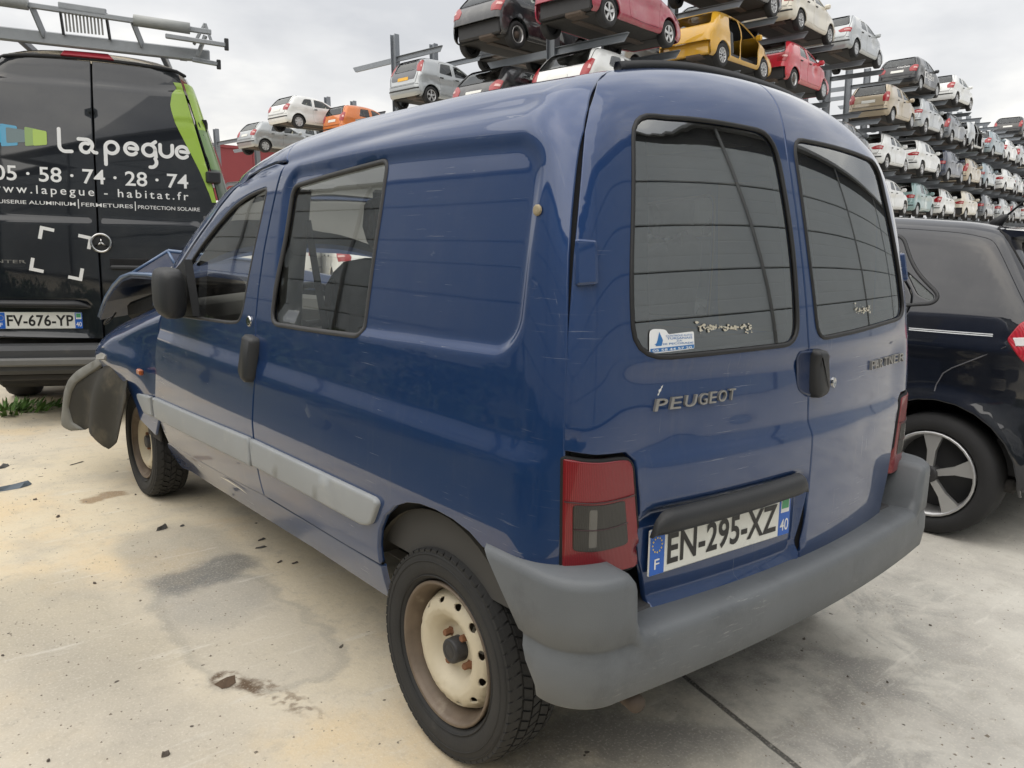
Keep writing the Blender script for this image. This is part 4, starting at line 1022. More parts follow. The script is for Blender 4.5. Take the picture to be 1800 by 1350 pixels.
# dark strips added behind the shut lines to block sky showing through
ribbon('shut_line_backing', R_, grad, [(a-.004, b) for a, b in OUTL[1:]]+[(-.684, .80), (-.684, .66)], .035, DARK, van, closed=False, r=.006, off=-.018)
ribbon('shut_line_backing', R_, grad, [(-a+.004, b) for a, b in OUTL[1:]]+[(.684, .80), (.684, .66)], .035, DARK, van, closed=False, r=.006, off=-.018)
ribbon('shut_line_backing', R_, grad, GAPL, .04, DARK, van, closed=False, r=.006, off=-.020)
for mi in (False, True):
    ribbon('shut_line_backing', S_, grad, BSEAM+[(1.55, 1.63), (1.58, 1.72), (1.592, 1.86)], .04, DARK, van, closed=False, r=.006, off=-.018, mirror=mi)
    ribbon('shut_line_backing', S_, grad, [(2.735, .50), (2.755, .60), (2.73, .71), (2.738, .80), (2.70, .90), (2.675, 1.01)], .05, DARK, van, closed=False, r=.006, off=-.018, mirror=mi)
    ribbon('shut_line_backing', S_, grad, [(1.60, 1.560), (1.715, 1.549), (1.83, 1.529), (1.93, 1.496), (2.05, 1.441), (2.22, 1.349), (2.42, 1.228)], .03, DARK, van, closed=False, r=.005, off=-.016, mirror=mi)
    ribbon('shut_line_backing', S_, grad, [(2.69, .380), (1.93, .410), (1.556, .430), (.95, .437), (.77, .442)], .03, DARK, van, closed=False, r=.005, off=-.016, mirror=mi)

# torn bits at the broken corner: lamp fragment, bracket, loose wires
mk('torn_bracket', [(-.90, 3.40, .700), (-.915, 3.50, .685), (-.905, 3.53, .705), (-.895, 3.47, .725), (-.89, 3.40, .720), (-.885, 3.40, .697), (-.90, 3.50, .682), (-.89, 3.53, .702), (-.88, 3.47, .722), (-.875, 3.40, .717)], [(0, 1, 2, 3, 4), (9, 8, 7, 6, 5), (0, 5, 6, 1), (1, 6, 7, 2), (2, 7, 8, 3), (3, 8, 9, 4), (4, 9, 5, 0)], P('bare_bracket', (.30, .29, .26), .5, metal=.2, noise=.4, nscale=30), van, False)
for k, pts in enumerate((((-.80, 3.62, .74), (-.89, 3.60, .62), (-.93, 3.50, .50), (-.90, 3.42, .46)), ((-.72, 3.85, .90), (-.80, 3.80, .80), (-.84, 3.72, .86), (-.80, 3.60, .90)))):
    MB().tube([tuple(np.array(pts[0])*(1-t)**3+3*np.array(pts[1])*t*(1-t)**2+3*np.array(pts[2])*t*t*(1-t)+np.array(pts[3])*t**3) for t in np.linspace(0, 1, 12)], .005, 6).build('loose_wire', RUB, van, True)
# ------------------------------------------------------------------ generic car builder (same panel method as the van)
CGLASS = GLASS('car_glass', (.42, .47, .46), 1.7)
DGLASS = GLASS('dark_car_glass', (.16, .19, .19), 1.75)
CTYRE = P('car_tyre', (.018, .018, .019), .8, noise=.3)
ALLOY = P('alloy', (.50, .50, .50), .35, metal=.7, noise=.1)
SILVERCAP = P('wheel_trim', (.42, .43, .44), .45, metal=.3, noise=.1)
DKMET = P('dark_metal', (.03, .03, .032), .6, noise=.3)
HEADL = P('headlamp', (.55, .57, .58), .12, coat=1)
PLATEW = P('plate_blank', (.70, .70, .66), .4)
PAINTED = ('body_shell', 'body_side', 'door', 'mirror_shell', 'rear_bumper', 'bumper_corner')
def poly_sd(yz, poly):
    d = np.full(len(yz), 1e9); n = len(poly)
    for i in range(n):
        a = poly[i]; b = poly[(i+1) % n]-a; l = b@b+1e-15
        t = np.clip(((yz-a)@b)/l, 0, 1); d = np.minimum(d, np.hypot(*(yz-a-t[:, None]*b).T))
    return np.where(inpoly(yz, poly), -d, d)
def car_wheel(parent, c, r, wd, sg, style, rr=.64, n=32, h=1):
    wv = empty('road_wheel'); wv.parent = parent; wv.location = c
    if sg > 0: wv.rotation_euler = (0, 0, math.pi)
    W = wd/2; R0 = r*rr
    prof = [(-W*.7, R0), (-W*.95, R0*1.05), (-W*1.02, (R0+r)/2), (-W*.9, r*.965), (-W*.65, r*.995), (0, r), (W*.65, r*.995), (W*.9, r*.965), (W*1.0, (R0+r)/2), (W*.7, R0)]
    MB().lathe(prof, n).build('tyre', CTYRE, wv, True)
    rim = MB().lathe([(-W*.80, R0*1.0), (-W*.98, R0*1.0), (-W*.98, R0*.95), (-W*.55, R0*.90), (W*.2, R0*.86)], n).build('rim', ALLOY if style != 'cap' else SILVERCAP, wv, True)
    MB().lathe([(W*.2, R0*.9), (-W*.05, R0*.5), (-W*.05, .001)], n).build('brake_disc', DKMET, wv, True)
    sp = MB(); ns = {'five': 5, 'ten': 10, 'cap': 7, 'y': 5, 'none': 0}[style]
    if style == 'none':
        MB().lathe([(-W*.3, R0*.42), (-W*.75, R0*.40), (-W*.78, .001)], 20).build('hub', P('rusty_steel', (.14, .085, .05)), wv, True); return wv
    for k in range(ns):
        a = 2*math.pi*k/ns+.3; wa = {'five': .22, 'ten': .11, 'cap': .30, 'y': .13}[style]
        V = []
        for q, xx, ww in ((.12, -W*.92, wa*.55*R0), (.55, -W*.88, wa*.7*R0), (.97, -W*.90, wa*R0*(1.7 if style == 'y' else 1))):
            for s_ in (-1, 1):
                y, z = q*R0, s_*ww
                V += [(xx, y*math.cos(a)-z*math.sin(a), y*math.sin(a)+z*math.cos(a)), (xx+W*.25, y*math.cos(a)-z*math.sin(a), y*math.sin(a)+z*math.cos(a))]
        Fc = []
        for q in range(2):
            b = q*4; Fc += [(b, b+2, b+6, b+4), (b+1, b+5, b+7, b+3), (b, b+4, b+5, b+1), (b+2, b+3, b+7, b+6)]
        MB().add(V, Fc).build('spoke', ALLOY if style != 'cap' else SILVERCAP, rim)
    MB().lathe([(-W*.5, R0*.22), (-W*.96, R0*.2), (-W*1.0, R0*.14), (-W*1.0, .001)], 16).build('centre_cap', DKMET if style in ('y', 'ten') else SILVERCAP, rim, True)
    return wv
def make_car(p, name='wrecked_car', h=.07):
    PCACHE.clear(); prof = rpoly(p['prof'], 3); prof = resample(prof, .09)
    W2, Hh, L_ = p['W']/2, prof[:, 1].max(), prof[:, 0].max(); belt = p['belt']; kk = p.get('k', .17); tum = p.get('tum', .19)
    def w_(y, z):
        w = W2-tum*np.clip((z-belt)/(Hh-belt), 0, 1.2)**1.25-.018*np.clip((belt-.12-z)/.3, 0, 1)*0
        w = w-.09*np.clip((.6-y)/.6, 0, 1)**2-.13*np.clip((y-(L_-.8))/.8, 0, 1)**2
        w = w-.05*np.clip((.42-z)/.25, 0, 1)**2
        w = w+.014*np.exp(-((z-(belt-.09))/.05)**2)-.010*np.exp(-((z-(belt-.30))/.09)**2)
        for (dy_, dz_, ds_, da_) in {0: (), 1: ((1.3, .62, .28, .045), (2.9, .75, .2, .05)), 2: ((.5, .80, .22, .05), (2.1, .55, .35, .03)), 3: ((2.2, .78, .16, .04), (3.4, .66, .3, .08))}[p.get('dent', 0)]: w = w-da_*np.exp(-((y-dy_)**2+(z-dz_)**2)/ds_**2)
        for yc in (p['yr'], p['yf']):
            rr = np.hypot(y-yc, z-p['wr']); w = w+.018*np.exp(-((rr-p['wr']*1.22)/.05)**2)
        return w
    gy0, gz0, gs = -.5, -.3, .02; GY = np.arange(gy0, L_+.6, gs); GZ = np.arange(gz0, Hh+.6, gs)
    SD = poly_sd(np.stack(np.meshgrid(GY, GZ, indexing='ij'), -1).reshape(-1, 2), prof).reshape(len(GY), len(GZ))
    def sdf(y, z):
        a = np.clip((y-gy0)/gs, 0, len(GY)-1.001); b = np.clip((z-gz0)/gs, 0, len(GZ)-1.001); i, j = a.astype(int), b.astype(int); a -= i; b -= j
        return (SD[i, j]*(1-a)+SD[i+1, j]*a)*(1-b)+(SD[i, j+1]*(1-a)+SD[i+1, j+1]*a)*b
    def Fb(Pp):
        y, z = Pp[:, 1], Pp[:, 2]; return smax(np.abs(Pp[:, 0])-w_(y, z), sdf(y, z), kk)
    def nr(Pp):
        hh = .008; g = np.stack([Fb(Pp+hh*e)-Fb(Pp-hh*e) for e in np.eye(3)], 1); return g/(np.linalg.norm(g, axis=1)[:, None]+1e-12)
    def ht(o, d, t1, n=20):
        lo = np.zeros(len(o)); hi = np.full(len(o), t1)
        for _ in range(n):
            m = (lo+hi)/2; f = Fb(o+d*m[:, None]) < 0; lo = np.where(f, m, lo); hi = np.where(f, hi, m)
        return o+d*((lo+hi)/2)[:, None]
    def sch(c): 
        c = np.asarray(c, float); o = np.stack([0*c[:, 0], c[:, 0], c[:, 1]], 1); return ht(o, np.tile([-1., 0, 0], (len(c), 1)), 1.2)
    ins = p.get('ins', .075)
    inn = inset(prof, ins)
    zb = p['zb']
    # upper open curve from rear-bottom to front-bottom
    s = 1 if area2(prof) > 0 else -1
    crv = inn if p['prof'][0][0] < 1 else inn[::-1]
    start = np.argmin(np.abs(crv[:, 0]-crv[:, 0].min())+np.abs(crv[:, 1]-zb)*2); 
    pn = inset(prof, .01)-prof; pn = -pn/np.linalg.norm(pn, axis=1)[:, None]; pn = pn if p['prof'][0][0] < 1 else pn[::-1]
    up = crv[(crv[:, 1] > zb+.001) & (pn[:, 1] > -.80)]
    # order by going from rear bottom over the roof
    gap = np.hypot(*(up-np.roll(up, 1, 0)).T); up = np.roll(up, -int(np.argmax(gap)), 0)
    if up[0, 0] > up[-1, 0]: up = up[::-1]
    # outer boundary of the side with wheel arches
    ra = p['wr']*p.get('arch', 1.2); arcs = []
    for yc in (p['yf'], p['yr']):
        a0 = math.asin(min(1, max(-1, (zb-p['wr'])/ra))); arcs += [(yc+ra*math.cos(a), p['wr']+ra*math.sin(a)) for a in np.linspace(a0, math.pi-a0, 15)]
    outer = np.array(list(map(tuple, up))+[(up[-1, 0], zb)]+arcs+[(up[0, 0], zb)])
    keep = [0]; 
    for i in range(1, len(outer)):
        if np.hypot(*(outer[i]-outer[keep[-1]])) > .012: keep.append(i)
    outer = outer[keep]
    dmat = p.get('mat') or PAINT('car_white', (.72, .72, .70), dust=.2)
    root = empty(name)
    rear_bare = p.get('rear_bare', False)
    doors = [rpoly(d, 3) for d in p['doors']]; wins = [(k, rpoly(w, 4)) for k, w in p['wins']]
    nodoor = p.get('nodoor', False)
    for mir in (False, True):
        hol = [inset(d, -.008) for d in doors]+[w for k, w in wins if k < 0]
        sd_ = panel('body_side', sch, nr, outer, hol, h, None, dmat, root, edge=.006, flange=.03, mirror=mir)
        for k, d in enumerate(doors):
            if nodoor: continue
            dr = panel('door', sch, nr, d, [w for kk2, w in wins if kk2 == k], h, None, dmat, root, edge=.005, flange=.03, mirror=mir)
            for kk2, w in wins:
                if kk2 == k: panel('side_window', sch, nr, w, [], .2, None, p.get('glass', CGLASS), dr, flange=0, off=-.012, mirror=mir)
            hy = d[:, 0].min()+.08; c = sch(np.array([[hy+.06, belt-.09]]))[0]
            MB().box((c[0]*(-1 if mir else 1), c[1], c[2]), (.05, .16, .035), bev=.012).build('door_handle', p.get('hmat', DKMET), dr)
        for kk2, w in wins:
            if kk2 < 0 and not nodoor: panel('side_window', sch, nr, w, [], .2, None, p.get('glass', CGLASS), root, flange=0, off=-.008, mirror=mir)
    # strip over the top
    seg = np.hypot(*np.diff(up, axis=0).T); T = np.r_[0, np.cumsum(seg)]
    tg = np.gradient(up, axis=0); tg /= np.linalg.norm(tg, axis=1)[:, None]+1e-12; nn = np.stack([-tg[:, 1], tg[:, 0]], 1)
    if np.mean(nn[:, 1]) < 0: nn = -nn
    kf = np.ones(5)/5
    for a in range(2): nn[:, a] = np.convolve(np.pad(nn[:, a], 2, mode='edge'), kf, 'valid')
    nn /= np.linalg.norm(nn, axis=1)[:, None]
    def tch(c):
        t, u = c[:, 0], c[:, 1]/.8
        y = np.interp(t, T, up[:, 0]); z = np.interp(t, T, up[:, 1]); ny = np.interp(t, T, nn[:, 0]); nz = np.interp(t, T, nn[:, 1])
        l = np.hypot(ny, nz); ny, nz = ny/l, nz/l; a = w_(y, z)-ins
        ph = np.clip((np.abs(u)-1)/.5, 0, 1)*math.pi/2; sg = np.sign(u)
        o = np.stack([np.clip(u, -1, 1)*a, y, z], 1); d = np.stack([np.sin(ph)*sg, np.cos(ph)*ny, np.cos(ph)*nz], 1)
        return ht(o, d, .5)
    def t_at(z, rear=True):
        k = np.argmax(up[:, 1]); 
        if rear: return float(np.interp(z, np.maximum.accumulate(up[:k+1, 1])+np.arange(k+1)*1e-6, T[:k+1]))
        zz = up[k:, 1][::-1]; return float(np.interp(z, np.maximum.accumulate(zz)+np.arange(len(zz))*1e-6, T[k:][::-1]))
    rw0, rw1, ru = p['rwin']; ta, tb = t_at(rw0), t_at(rw1)
    RW = rpoly([(ta, -ru*.8, .08), (tb, -ru*.72, .08), (tb, ru*.72, .08), (ta, ru*.8, .08)], 4)
    fw0, fw1 = p['fwin']; tc_, td = t_at(fw0, False), t_at(fw1, False)
    FW = rpoly([(td, -.70, .06), (tc_, -.82, .06), (tc_, .82, .06), (td, .70, .06)], 4)
    t_start = t_at(p['bump']) if rear_bare else 0.0
    outl = np.array([(t_start, -1.2), (T[-1], -1.2), (T[-1], 1.2), (t_start, 1.2)])
    tch2 = lambda c: tch(np.asarray(c, float))
    shell = panel('body_shell', tch2, nr, outl, [RW, FW], h, None, dmat, root, edge=.004, flange=.02)
    if not p.get('norw', False):
        panel('rear_window', tch2, nr, RW, [], .2, None, p.get('glass', CGLASS), root, flange=0, off=-.006)
        ribbon('rear_window_seal', tch2, nr, RW, .03, DARK, root, r=.006, off=.0, h=.08)
    panel('windscreen', tch2, nr, FW, [], .2, None, CGLASS, root, flange=0, off=-.006)
    # tailgate shut lines
    if not rear_bare:
        tz = t_at(p['bump']); sl = [(tz, u) for u in np.linspace(-1.12, 1.12, 21)]
        ribbon('bumper_gap', tch2, nr, sl, .014, DARK, root, closed=False, r=.004, off=.0)
        tgp = rpoly([(tz+.03, -.74, .08), (t_at(rw1)+.10, -.80, .10), (t_at(rw1)+.10, .80, .10), (tz+.03, .74, .08)], 4)
        ribbon('tailgate_gap', tch2, nr, tgp, .012, DARK, root, r=.004, off=.0, h=.09)
        # plate
        pz = p['plate']; c = tch2(np.array([(t_at(pz), 0.)]))[0]; n_ = nr(c[None])[0]; an = math.atan2(n_[2], -n_[1])
        MB().box(c+n_*.008, (.52, .012, .11), rot=Matrix.Rotation(-an, 3, 'X'), bev=.003).build('number_plate', p.get('pmat', PLATEW), root)
        if p.get('trim'):
            sl = [(t_at(p['trim']), u) for u in np.linspace(-1.18, 1.18, 21)]; ribbon('bumper_trim', tch2, nr, sl, .05, BLKP, root, closed=False, r=.012, off=.004)
    if not p.get('nolamp', False):
        l0, l1, u0 = p['lamp']; a_, b_ = t_at(l0), t_at(l1); lw = p.get('lampw', .16)
        LP = rpoly([(a_, .8*u0, .04), ((a_+b_)/2, .8*u0-.06*p.get('lampbulge', 1), .05), (b_, .8*u0+.10, .05), (b_, 1.18, .02), (a_, 1.18, .02)], 4)
        for mir in (False, True):
            lp = panel('tail_lamp', tch2, nr, LP, [], .06, None, REDB, root, edge=.008, depth=.008, flange=.02, off=.010, mirror=mir)
            mc = np.array([(a_*.62+b_*.38, .8*u0+.12), (a_*.40+b_*.60, .8*u0+.12), (a_*.42+b_*.58, 1.05), (a_*.60+b_*.40, 1.05)])
            panel('reversing_lens', tch2, nr, mc, [], .06, None, P('clear_lens', (.55, .30, .28), .2, coat=1), lp, edge=.004, flange=.004, off=.014, mirror=mir)
    ha, hb = t_at(p.get('hl0', .62), False), t_at(p.get('hl1', .80), False)
    for mir in (False, True):
        panel('headlamp', tch2, nr, rpoly([(ha, .62, .03), (hb, .70, .05), (hb-.12, 1.15, .04), (ha-.02, 1.15, .03)], 3), [], .08, None, HEADL, root, edge=.006, flange=.02, off=.006, mirror=mir)
    # inside and underneath
    y0, y1 = p['yr']-.35, p['yf']+.35
    MB().box((0, (y0+y1)/2, zb+.03), (2*W2-.26, y1-y0, .06), bev=.02).build('floor_pan', UNDER, root)
    MB().box((0, p['yr'], p['wr']), (2*W2-.30, .09, .08), bev=.02).build('rear_axle', UNDER, root)
    MB().box((0, (p['yr']+p['yf'])/2, zb+.0), (.22, y1-y0-.5, .05), bev=.02).build('exhaust_tunnel', P('rusty_steel', (.14, .085, .05)), root)
    MB().box((.22, .32, zb+.06), (.5, .35, .16), bev=.05).build('silencer', P('rusty_steel', (.14, .085, .05)), root)
    MB().box((0, (p['yf']+L_)/2-.15, .45), (2*W2-.5, .8, .45), bev=.05).build('engine_bay', UNDER, root)
    MB().box((0, .22, (zb+p['bump'])/2+.05), (2*W2-.34, .16, p['bump']-zb), bev=.03).build('rear_crossmember', DKMET, root)
    for sx in (-1, 1):
        MB().box((sx*.36, p['yr']+1.02, belt-.18), (.46, .16, .62), rot=Matrix.Rotation(-.2, 3, 'X').to_3x3() if 0 else Matrix.Rotation(.22, 3, 'X'), bev=.06).build('front_seat', SEATM, root)
    MB().box((0, p['yr']+.20, belt-.20), (1.1, .16, .50), rot=Matrix.Rotation(.25, 3, 'X'), bev=.06).build('rear_bench', SEATM, root)
    MB().box((0, (p['yr']+p['yf'])/2, zb+.20), (2*W2-.36, y1-y0-.5, .12), bev=.03).build('cabin_floor', DKMET, root)
    for sx in (-1, 1):
        for yc in (p['yr'], p['yf']):
            V = []; n = 11
            for x in (sx*(W2-.10), sx*(W2-.36)):
                for k in range(n): a = math.pi*k/(n-1); V.append((x, yc+ra*.97*math.cos(a), p['wr']+ra*.97*math.sin(a)))
            mk('wheel_house', V, [(k, k+1, n+k+1, n+k) for k in range(n-1)]+[tuple(range(n, 2*n))], UNDER, root, True)
    for sx in (-1, 1):
        c = sch(np.array([[p['mir'], belt+.06]]))[0]
        MB().box((sx*(-c[0]+.09), c[1], c[2]), (.20, .10, .15), bev=.04).build('mirror_shell', dmat, root)
    ws = p.get('wheels', ('cap',)*4)
    tw = p.get('tw', .19)
    for (sx, yc), stl in zip(((-1, p['yr']), (1, p['yr']), (-1, p['yf']), (1, p['yf'])), ws):
        if stl is None: continue
        car_wheel(root, (sx*(W2-tw/2-.015), yc, p['wr']), p['wr'], tw, sx, stl, p.get('rr', .64))
    root['_chart'] = 0; del root['_chart']
    return root, tch2, sch, nr, t_at
# ---- body types (rear at y=0, wheels on z=0)
HATCH = dict(W=1.71, belt=.98, yr=.62, yf=3.10, wr=.30, zb=.24, mir=2.55,
    prof=[(.10, .22, .03), (.02, .34, .04), (-.01, .55, .1), (.03, .78, .1), (.13, .98, .12), (.46, 1.35, .12), (.60, 1.435, .1), (.95, 1.475, .3), (1.5, 1.46, .3), (1.95, 1.40, .2), (2.78, .99, .15), (3.20, .88, .2), (3.75, .70, .1), (3.92, .50, .1), (3.90, .30, .05), (3.80, .20, .03)],
    doors=[[(2.66, .34, .06), (2.70, .97, .05), (2.02, 1.33, .1), (1.62, 1.385, .05), (1.60, .34, .08)], [(1.58, .34, .08), (1.60, 1.385, .05), (1.10, 1.37, .1), (.88, 1.02, .1), (1.02, .68, .1), (1.02, .36, .05)]],
    wins=[(0, [(2.50, 1.00, .05), (1.98, 1.29, .05), (1.68, 1.335, .04), (1.67, .99, .04)]), (1, [(1.54, .99, .04), (1.54, 1.335, .04), (1.15, 1.325, .06), (.96, 1.02, .06)])],
    rwin=(1.00, 1.36, .90), fwin=(1.01, 1.375), bump=.60, plate=.78, lamp=(.74, 1.00, .72), trim=.50)
TALL = dict(W=1.66, belt=1.0, yr=.55, yf=2.98, wr=.295, zb=.25, mir=2.45,
    prof=[(.10, .24, .03), (.0, .36, .05), (-.02, .58, .1), (.04, .90, .1), (.10, 1.05, .1), (.30, 1.42, .12), (.42, 1.50, .08), (.90, 1.54, .3), (1.5, 1.53, .3), (1.95, 1.46, .2), (2.72, 1.03, .15), (3.10, .92, .2), (3.55, .74, .1), (3.70, .50, .1), (3.68, .30, .05), (3.58, .22, .03)],
    doors=[[(2.58, .36, .06), (2.62, 1.0, .05), (2.02, 1.39, .1), (1.60, 1.45, .05), (1.58, .36, .08)], [(1.56, .36, .08), (1.58, 1.45, .05), (1.02, 1.43, .1), (.84, 1.04, .1), (.96, .68, .1), (.96, .38, .05)]],
    wins=[(0, [(2.44, 1.03, .05), (1.96, 1.35, .05), (1.66, 1.395, .04), (1.65, 1.01, .04)]), (1, [(1.52, 1.01, .04), (1.52, 1.395, .04), (1.08, 1.385, .06), (.92, 1.05, .06)])],
    rwin=(1.06, 1.42, .90), fwin=(1.05, 1.44), bump=.62, plate=.82, lamp=(.78, 1.15, .80), trim=.50)
THREE = dict(HATCH); THREE.update(
    doors=[[(2.62, .34, .06), (2.66, .97, .05), (2.0, 1.33, .1), (1.42, 1.385, .05), (1.36, .60, .1), (1.42, .34, .08)]],
    wins=[(0, [(2.46, 1.00, .05), (1.96, 1.29, .05), (1.50, 1.335, .04), (1.46, .99, .04)]), (-1, [(1.34, .995, .05), (1.36, 1.33, .04), (1.0, 1.31, .08), (.78, 1.06, .06)])])
SUV = dict(W=1.80, belt=1.06, yr=.68, yf=3.35, wr=.33, zb=.30, mir=2.75,
    prof=[(.10, .28, .03), (.0, .42, .05), (-.02, .65, .1), (.05, .95, .1), (.14, 1.10, .1), (.40, 1.48, .1), (.48, 1.57, .06), (.95, 1.61, .3), (1.6, 1.60, .3), (2.1, 1.53, .2), (3.0, 1.10, .15), (3.45, 1.00, .2), (4.05, .84, .1), (4.22, .60, .1), (4.20, .38, .05), (4.08, .27, .03)],
    doors=[[(2.90, .42, .06), (2.95, 1.06, .05), (2.2, 1.45, .1), (1.75, 1.51, .05), (1.72, .42, .08)], [(1.70, .42, .08), (1.73, 1.51, .05), (1.12, 1.49, .1), (.95, 1.10, .1), (1.12, .74, .1), (1.12, .44, .05)]],
    wins=[(0, [(2.74, 1.09, .05), (2.14, 1.41, .05), (1.81, 1.455, .04), (1.80, 1.07, .04)]), (1, [(1.66, 1.07, .04), (1.66, 1.455, .04), (1.18, 1.44, .06), (1.04, 1.10, .06)])],
    rwin=(1.12, 1.48, .90), fwin=(1.12, 1.50), bump=.66, plate=.88, lamp=(.84, 1.06, .70), trim=.58)
# ------------------------------------------------------------------ black panel van with sign lettering
BLACKV = PAINT('black_van_paint', (.007, .0095, .014), dust=.05, rough=.35)
SPH = math.radians(22.0); SPO = np.array([-.529+.045*math.cos(SPH), 5.185-.045*math.sin(SPH), 0])
spr = empty('panel_van', tuple(SPO), -SPH, 'black high roof panel van with white and green sign lettering, roof rack on top', 'van')
_sz = [.3, .45, .9, 1.3, 1.6, 1.79, 2.03, 2.36, 2.55, 2.8]; _sw = [.90, .93, .950, .935, .885, .84, .768, .672, .61, .50]
def s_w(z): return np.interp(z, _sz, _sw)
def s_rear(x, z):
    y = .020*np.clip((z-1.3)/.5, 0, 1)+.13*np.clip((z-1.6)/1.0, 0, 1.3)**1.6+.05*(x/.8)**2-.01
    y = y+.007*rbox(x, z, -.73, .73, 1.43, 2.175, .10, .012)
    y = y+.006*np.exp(-((z-2.387)/.012)**2)*sstep(.75, .6, np.abs(x))
    y = y+.02*rbox(x, z, -.86, -.06, .62, .86, .05, .02)
    return y
def SF(Pp):
    x, y, z = Pp[:, 0], Pp[:, 1], Pp[:, 2]; a = np.abs(x)
    return smax(smax(a-s_w(z), z-(2.615-.11*(a/.7)**3), .12), s_rear(x, z)-y, .11)
def sn(Pp):
    h = .003; g = np.stack([SF(Pp+h*e)-SF(Pp-h*e) for e in np.eye(3)], 1); return g/(np.linalg.norm(g, axis=1)[:, None]+1e-12)
def shit(o, d, t1):
    lo = np.zeros(len(o)); hi = np.full(len(o), t1)
    for _ in range(26):
        m = (lo+hi)/2; f = SF(o+d*m[:, None]) < 0; lo = np.where(f, m, lo); hi = np.where(f, hi, m)
    return o+d*((lo+hi)/2)[:, None]
def SR(c):
    c = np.asarray(c, float); s, t = c[:, 0], c[:, 1]; lim = .5*s_w(t)/.95
    th = np.radians(85)*np.clip((np.abs(s)-lim)/.62, 0, 1)*np.sign(s); ph = np.radians(70)*np.clip((t-2.25)/.6, 0, 1)
    o = np.stack([np.clip(s, -lim, lim), np.full_like(s, .55), np.minimum(t, 2.25)], 1)
    return shit(o, np.stack([np.sin(th)*np.cos(ph), -np.cos(th)*np.cos(ph), np.sin(ph)], 1), 1.5)
def flatmap(x, z):    # chart point whose surface has about this x, z (rear face)
    c = np.stack([np.asarray(x, float), np.asarray(z, float)], 1); tgt = c.copy()
    for _ in range(6): Pp = SR(c); c = c+(tgt-Pp[:, [0, 2]])*.9
    return c
def outline(pts): return flatmap(*np.array(pts).T)
def edge_line(x0, z): return x0
xs_r = lambda z: s_w(z)-.045
lz = [.62, .9, 1.2, 1.5, 1.79, 2.03, 2.3, 2.45, 2.52]
rdoor = outline([(.006, .60)]+[(.86*s_w(np.array(z))/.955, z) for z in lz]+[(.40, 2.53), (.006, 2.535)])
ldoor = outline([(-.006, 2.535), (-.40, 2.53)]+[(-.86*s_w(np.array(z))/.955, z) for z in lz[::-1]]+[(-.006, .60)])
sd_r = panel('rear_door', SR, sn, rdoor, [], .045, None, BLACKV, spr, edge=.005, depth=.003)
sd_l = panel('rear_door', SR, sn, ldoor, [], .045, None, BLACKV, spr, edge=.005, depth=.003)
# body sides, roof
for m in (1, -1):
    V = []; zz = np.linspace(.42, 2.36, 30); yy = np.concatenate([[.0], np.linspace(.12, 5.6, 12)])
    for y in yy:
        for z in zz:
            if y == 0: q = SR(outline([(.872*float(s_w(z))/.955, z)]))[0]; V.append((q[0]*m, q[1], q[2]))
            else:
                q = shit(np.array([[0, y, z]]), np.array([[1., 0, 0]]), 1.5)[0]; V.append((q[0]*m, q[1], q[2]))
    n = len(zz); Fc = [(i*n+k, (i+1)*n+k, (i+1)*n+k+1, i*n+k+1) for i in range(len(yy)-1) for k in range(n-1)]
    if m < 0: Fc = [f[::-1] for f in Fc]
    mk('body_side', V, Fc, BLACKV, spr, True, sn(np.array(V)))
V = []; xs = np.linspace(-.80, .80, 21); yy = np.r_[.19, .3, .6, 1, 2, 3, 4, 5, 5.6]
for y in yy:
    for x in xs: V.append(shit(np.array([[x*.86, y, 1.6]]), np.array([[x*.45, 0, 1.]])/math.hypot(x*.45, 1), 1.5)[0])
n = 21; mk('roof_panel', V, [(i*n+k, i*n+k+1, (i+1)*n+k+1, (i+1)*n+k) for i in range(len(yy)-1) for k in range(n-1)], BLACKV, spr, True)
box('cargo_floor', (0, 2.8, .55), (1.7, 5.4, .1), UNDER, spr); box('chassis', (0, 2.8, .42), (1.2, 5.2, .16), UNDER, spr)
box('cab_front', (0, 5.9, 1.05), (1.75, .9, 1.1), BLACKV, spr, .2)
for sx in (-1, 1):
    for yy_ in (1.15, 4.7): car_wheel(spr, (sx*.80, yy_, .34), .34, .22, sx, 'cap')
    box('door_backing', (sx*.70, .25, 1.4), (.08, .2, 1.6), DARK, spr)
box('door_backing', (0, .19, 1.55), (.12, .05, 1.95), DARK, spr); box('door_backing', (0, .10, .95), (.12, .05, .8), DARK, spr)  # dark backing added behind the centre seam to stop light showing through
# roof edge, high brake lamp, hinges, trim
V, Fc = [], []
tr = outline([(x, 2.548-.03*abs(x/.6)**2.5) for x in np.linspace(-.64, .60, 25)])
ribbon('roof_edge_trim', SR, sn, tr, .03, RUB, spr, closed=False, r=.012)
bl = panel('high_brake_lamp', SR, sn, outline([(-.185, 2.545), (-.165, 2.575), (.11, 2.578), (.145, 2.545)]), [], .05, None, P('brake_red', (.42, .03, .05), .3), spr, off=.028, flange=.04)
for z in (1.78, .95):
    c = SR(outline([(.875*float(s_w(z))/.955, z)]))[0]; nn_ = sn(c[None])[0]
    MB().box(c+nn_*.012, (.10, .05, .085), rot=Matrix.Rotation(math.atan2(nn_[0], -nn_[1]), 3, 'Z'), bev=.01).build('door_hinge', BLKP, spr)
# lettering and graphics (flat print on the doors)
def prt(nm, V2, Fc, mat, off=.0022, par=spr):
    c = flatmap(V2[:, 0], V2[:, 1]); Pp = SR(c); return mk(nm, Pp+sn(Pp)*off, Fc, mat, par, False)
def ptxt(s, x0, x1, z0, z1, mat=LETTER_W, **k):
    V, Fc = fit_text(s, x0, x1, z0, z1, **k); return prt('sign_lettering', V[:, :2], Fc, mat)
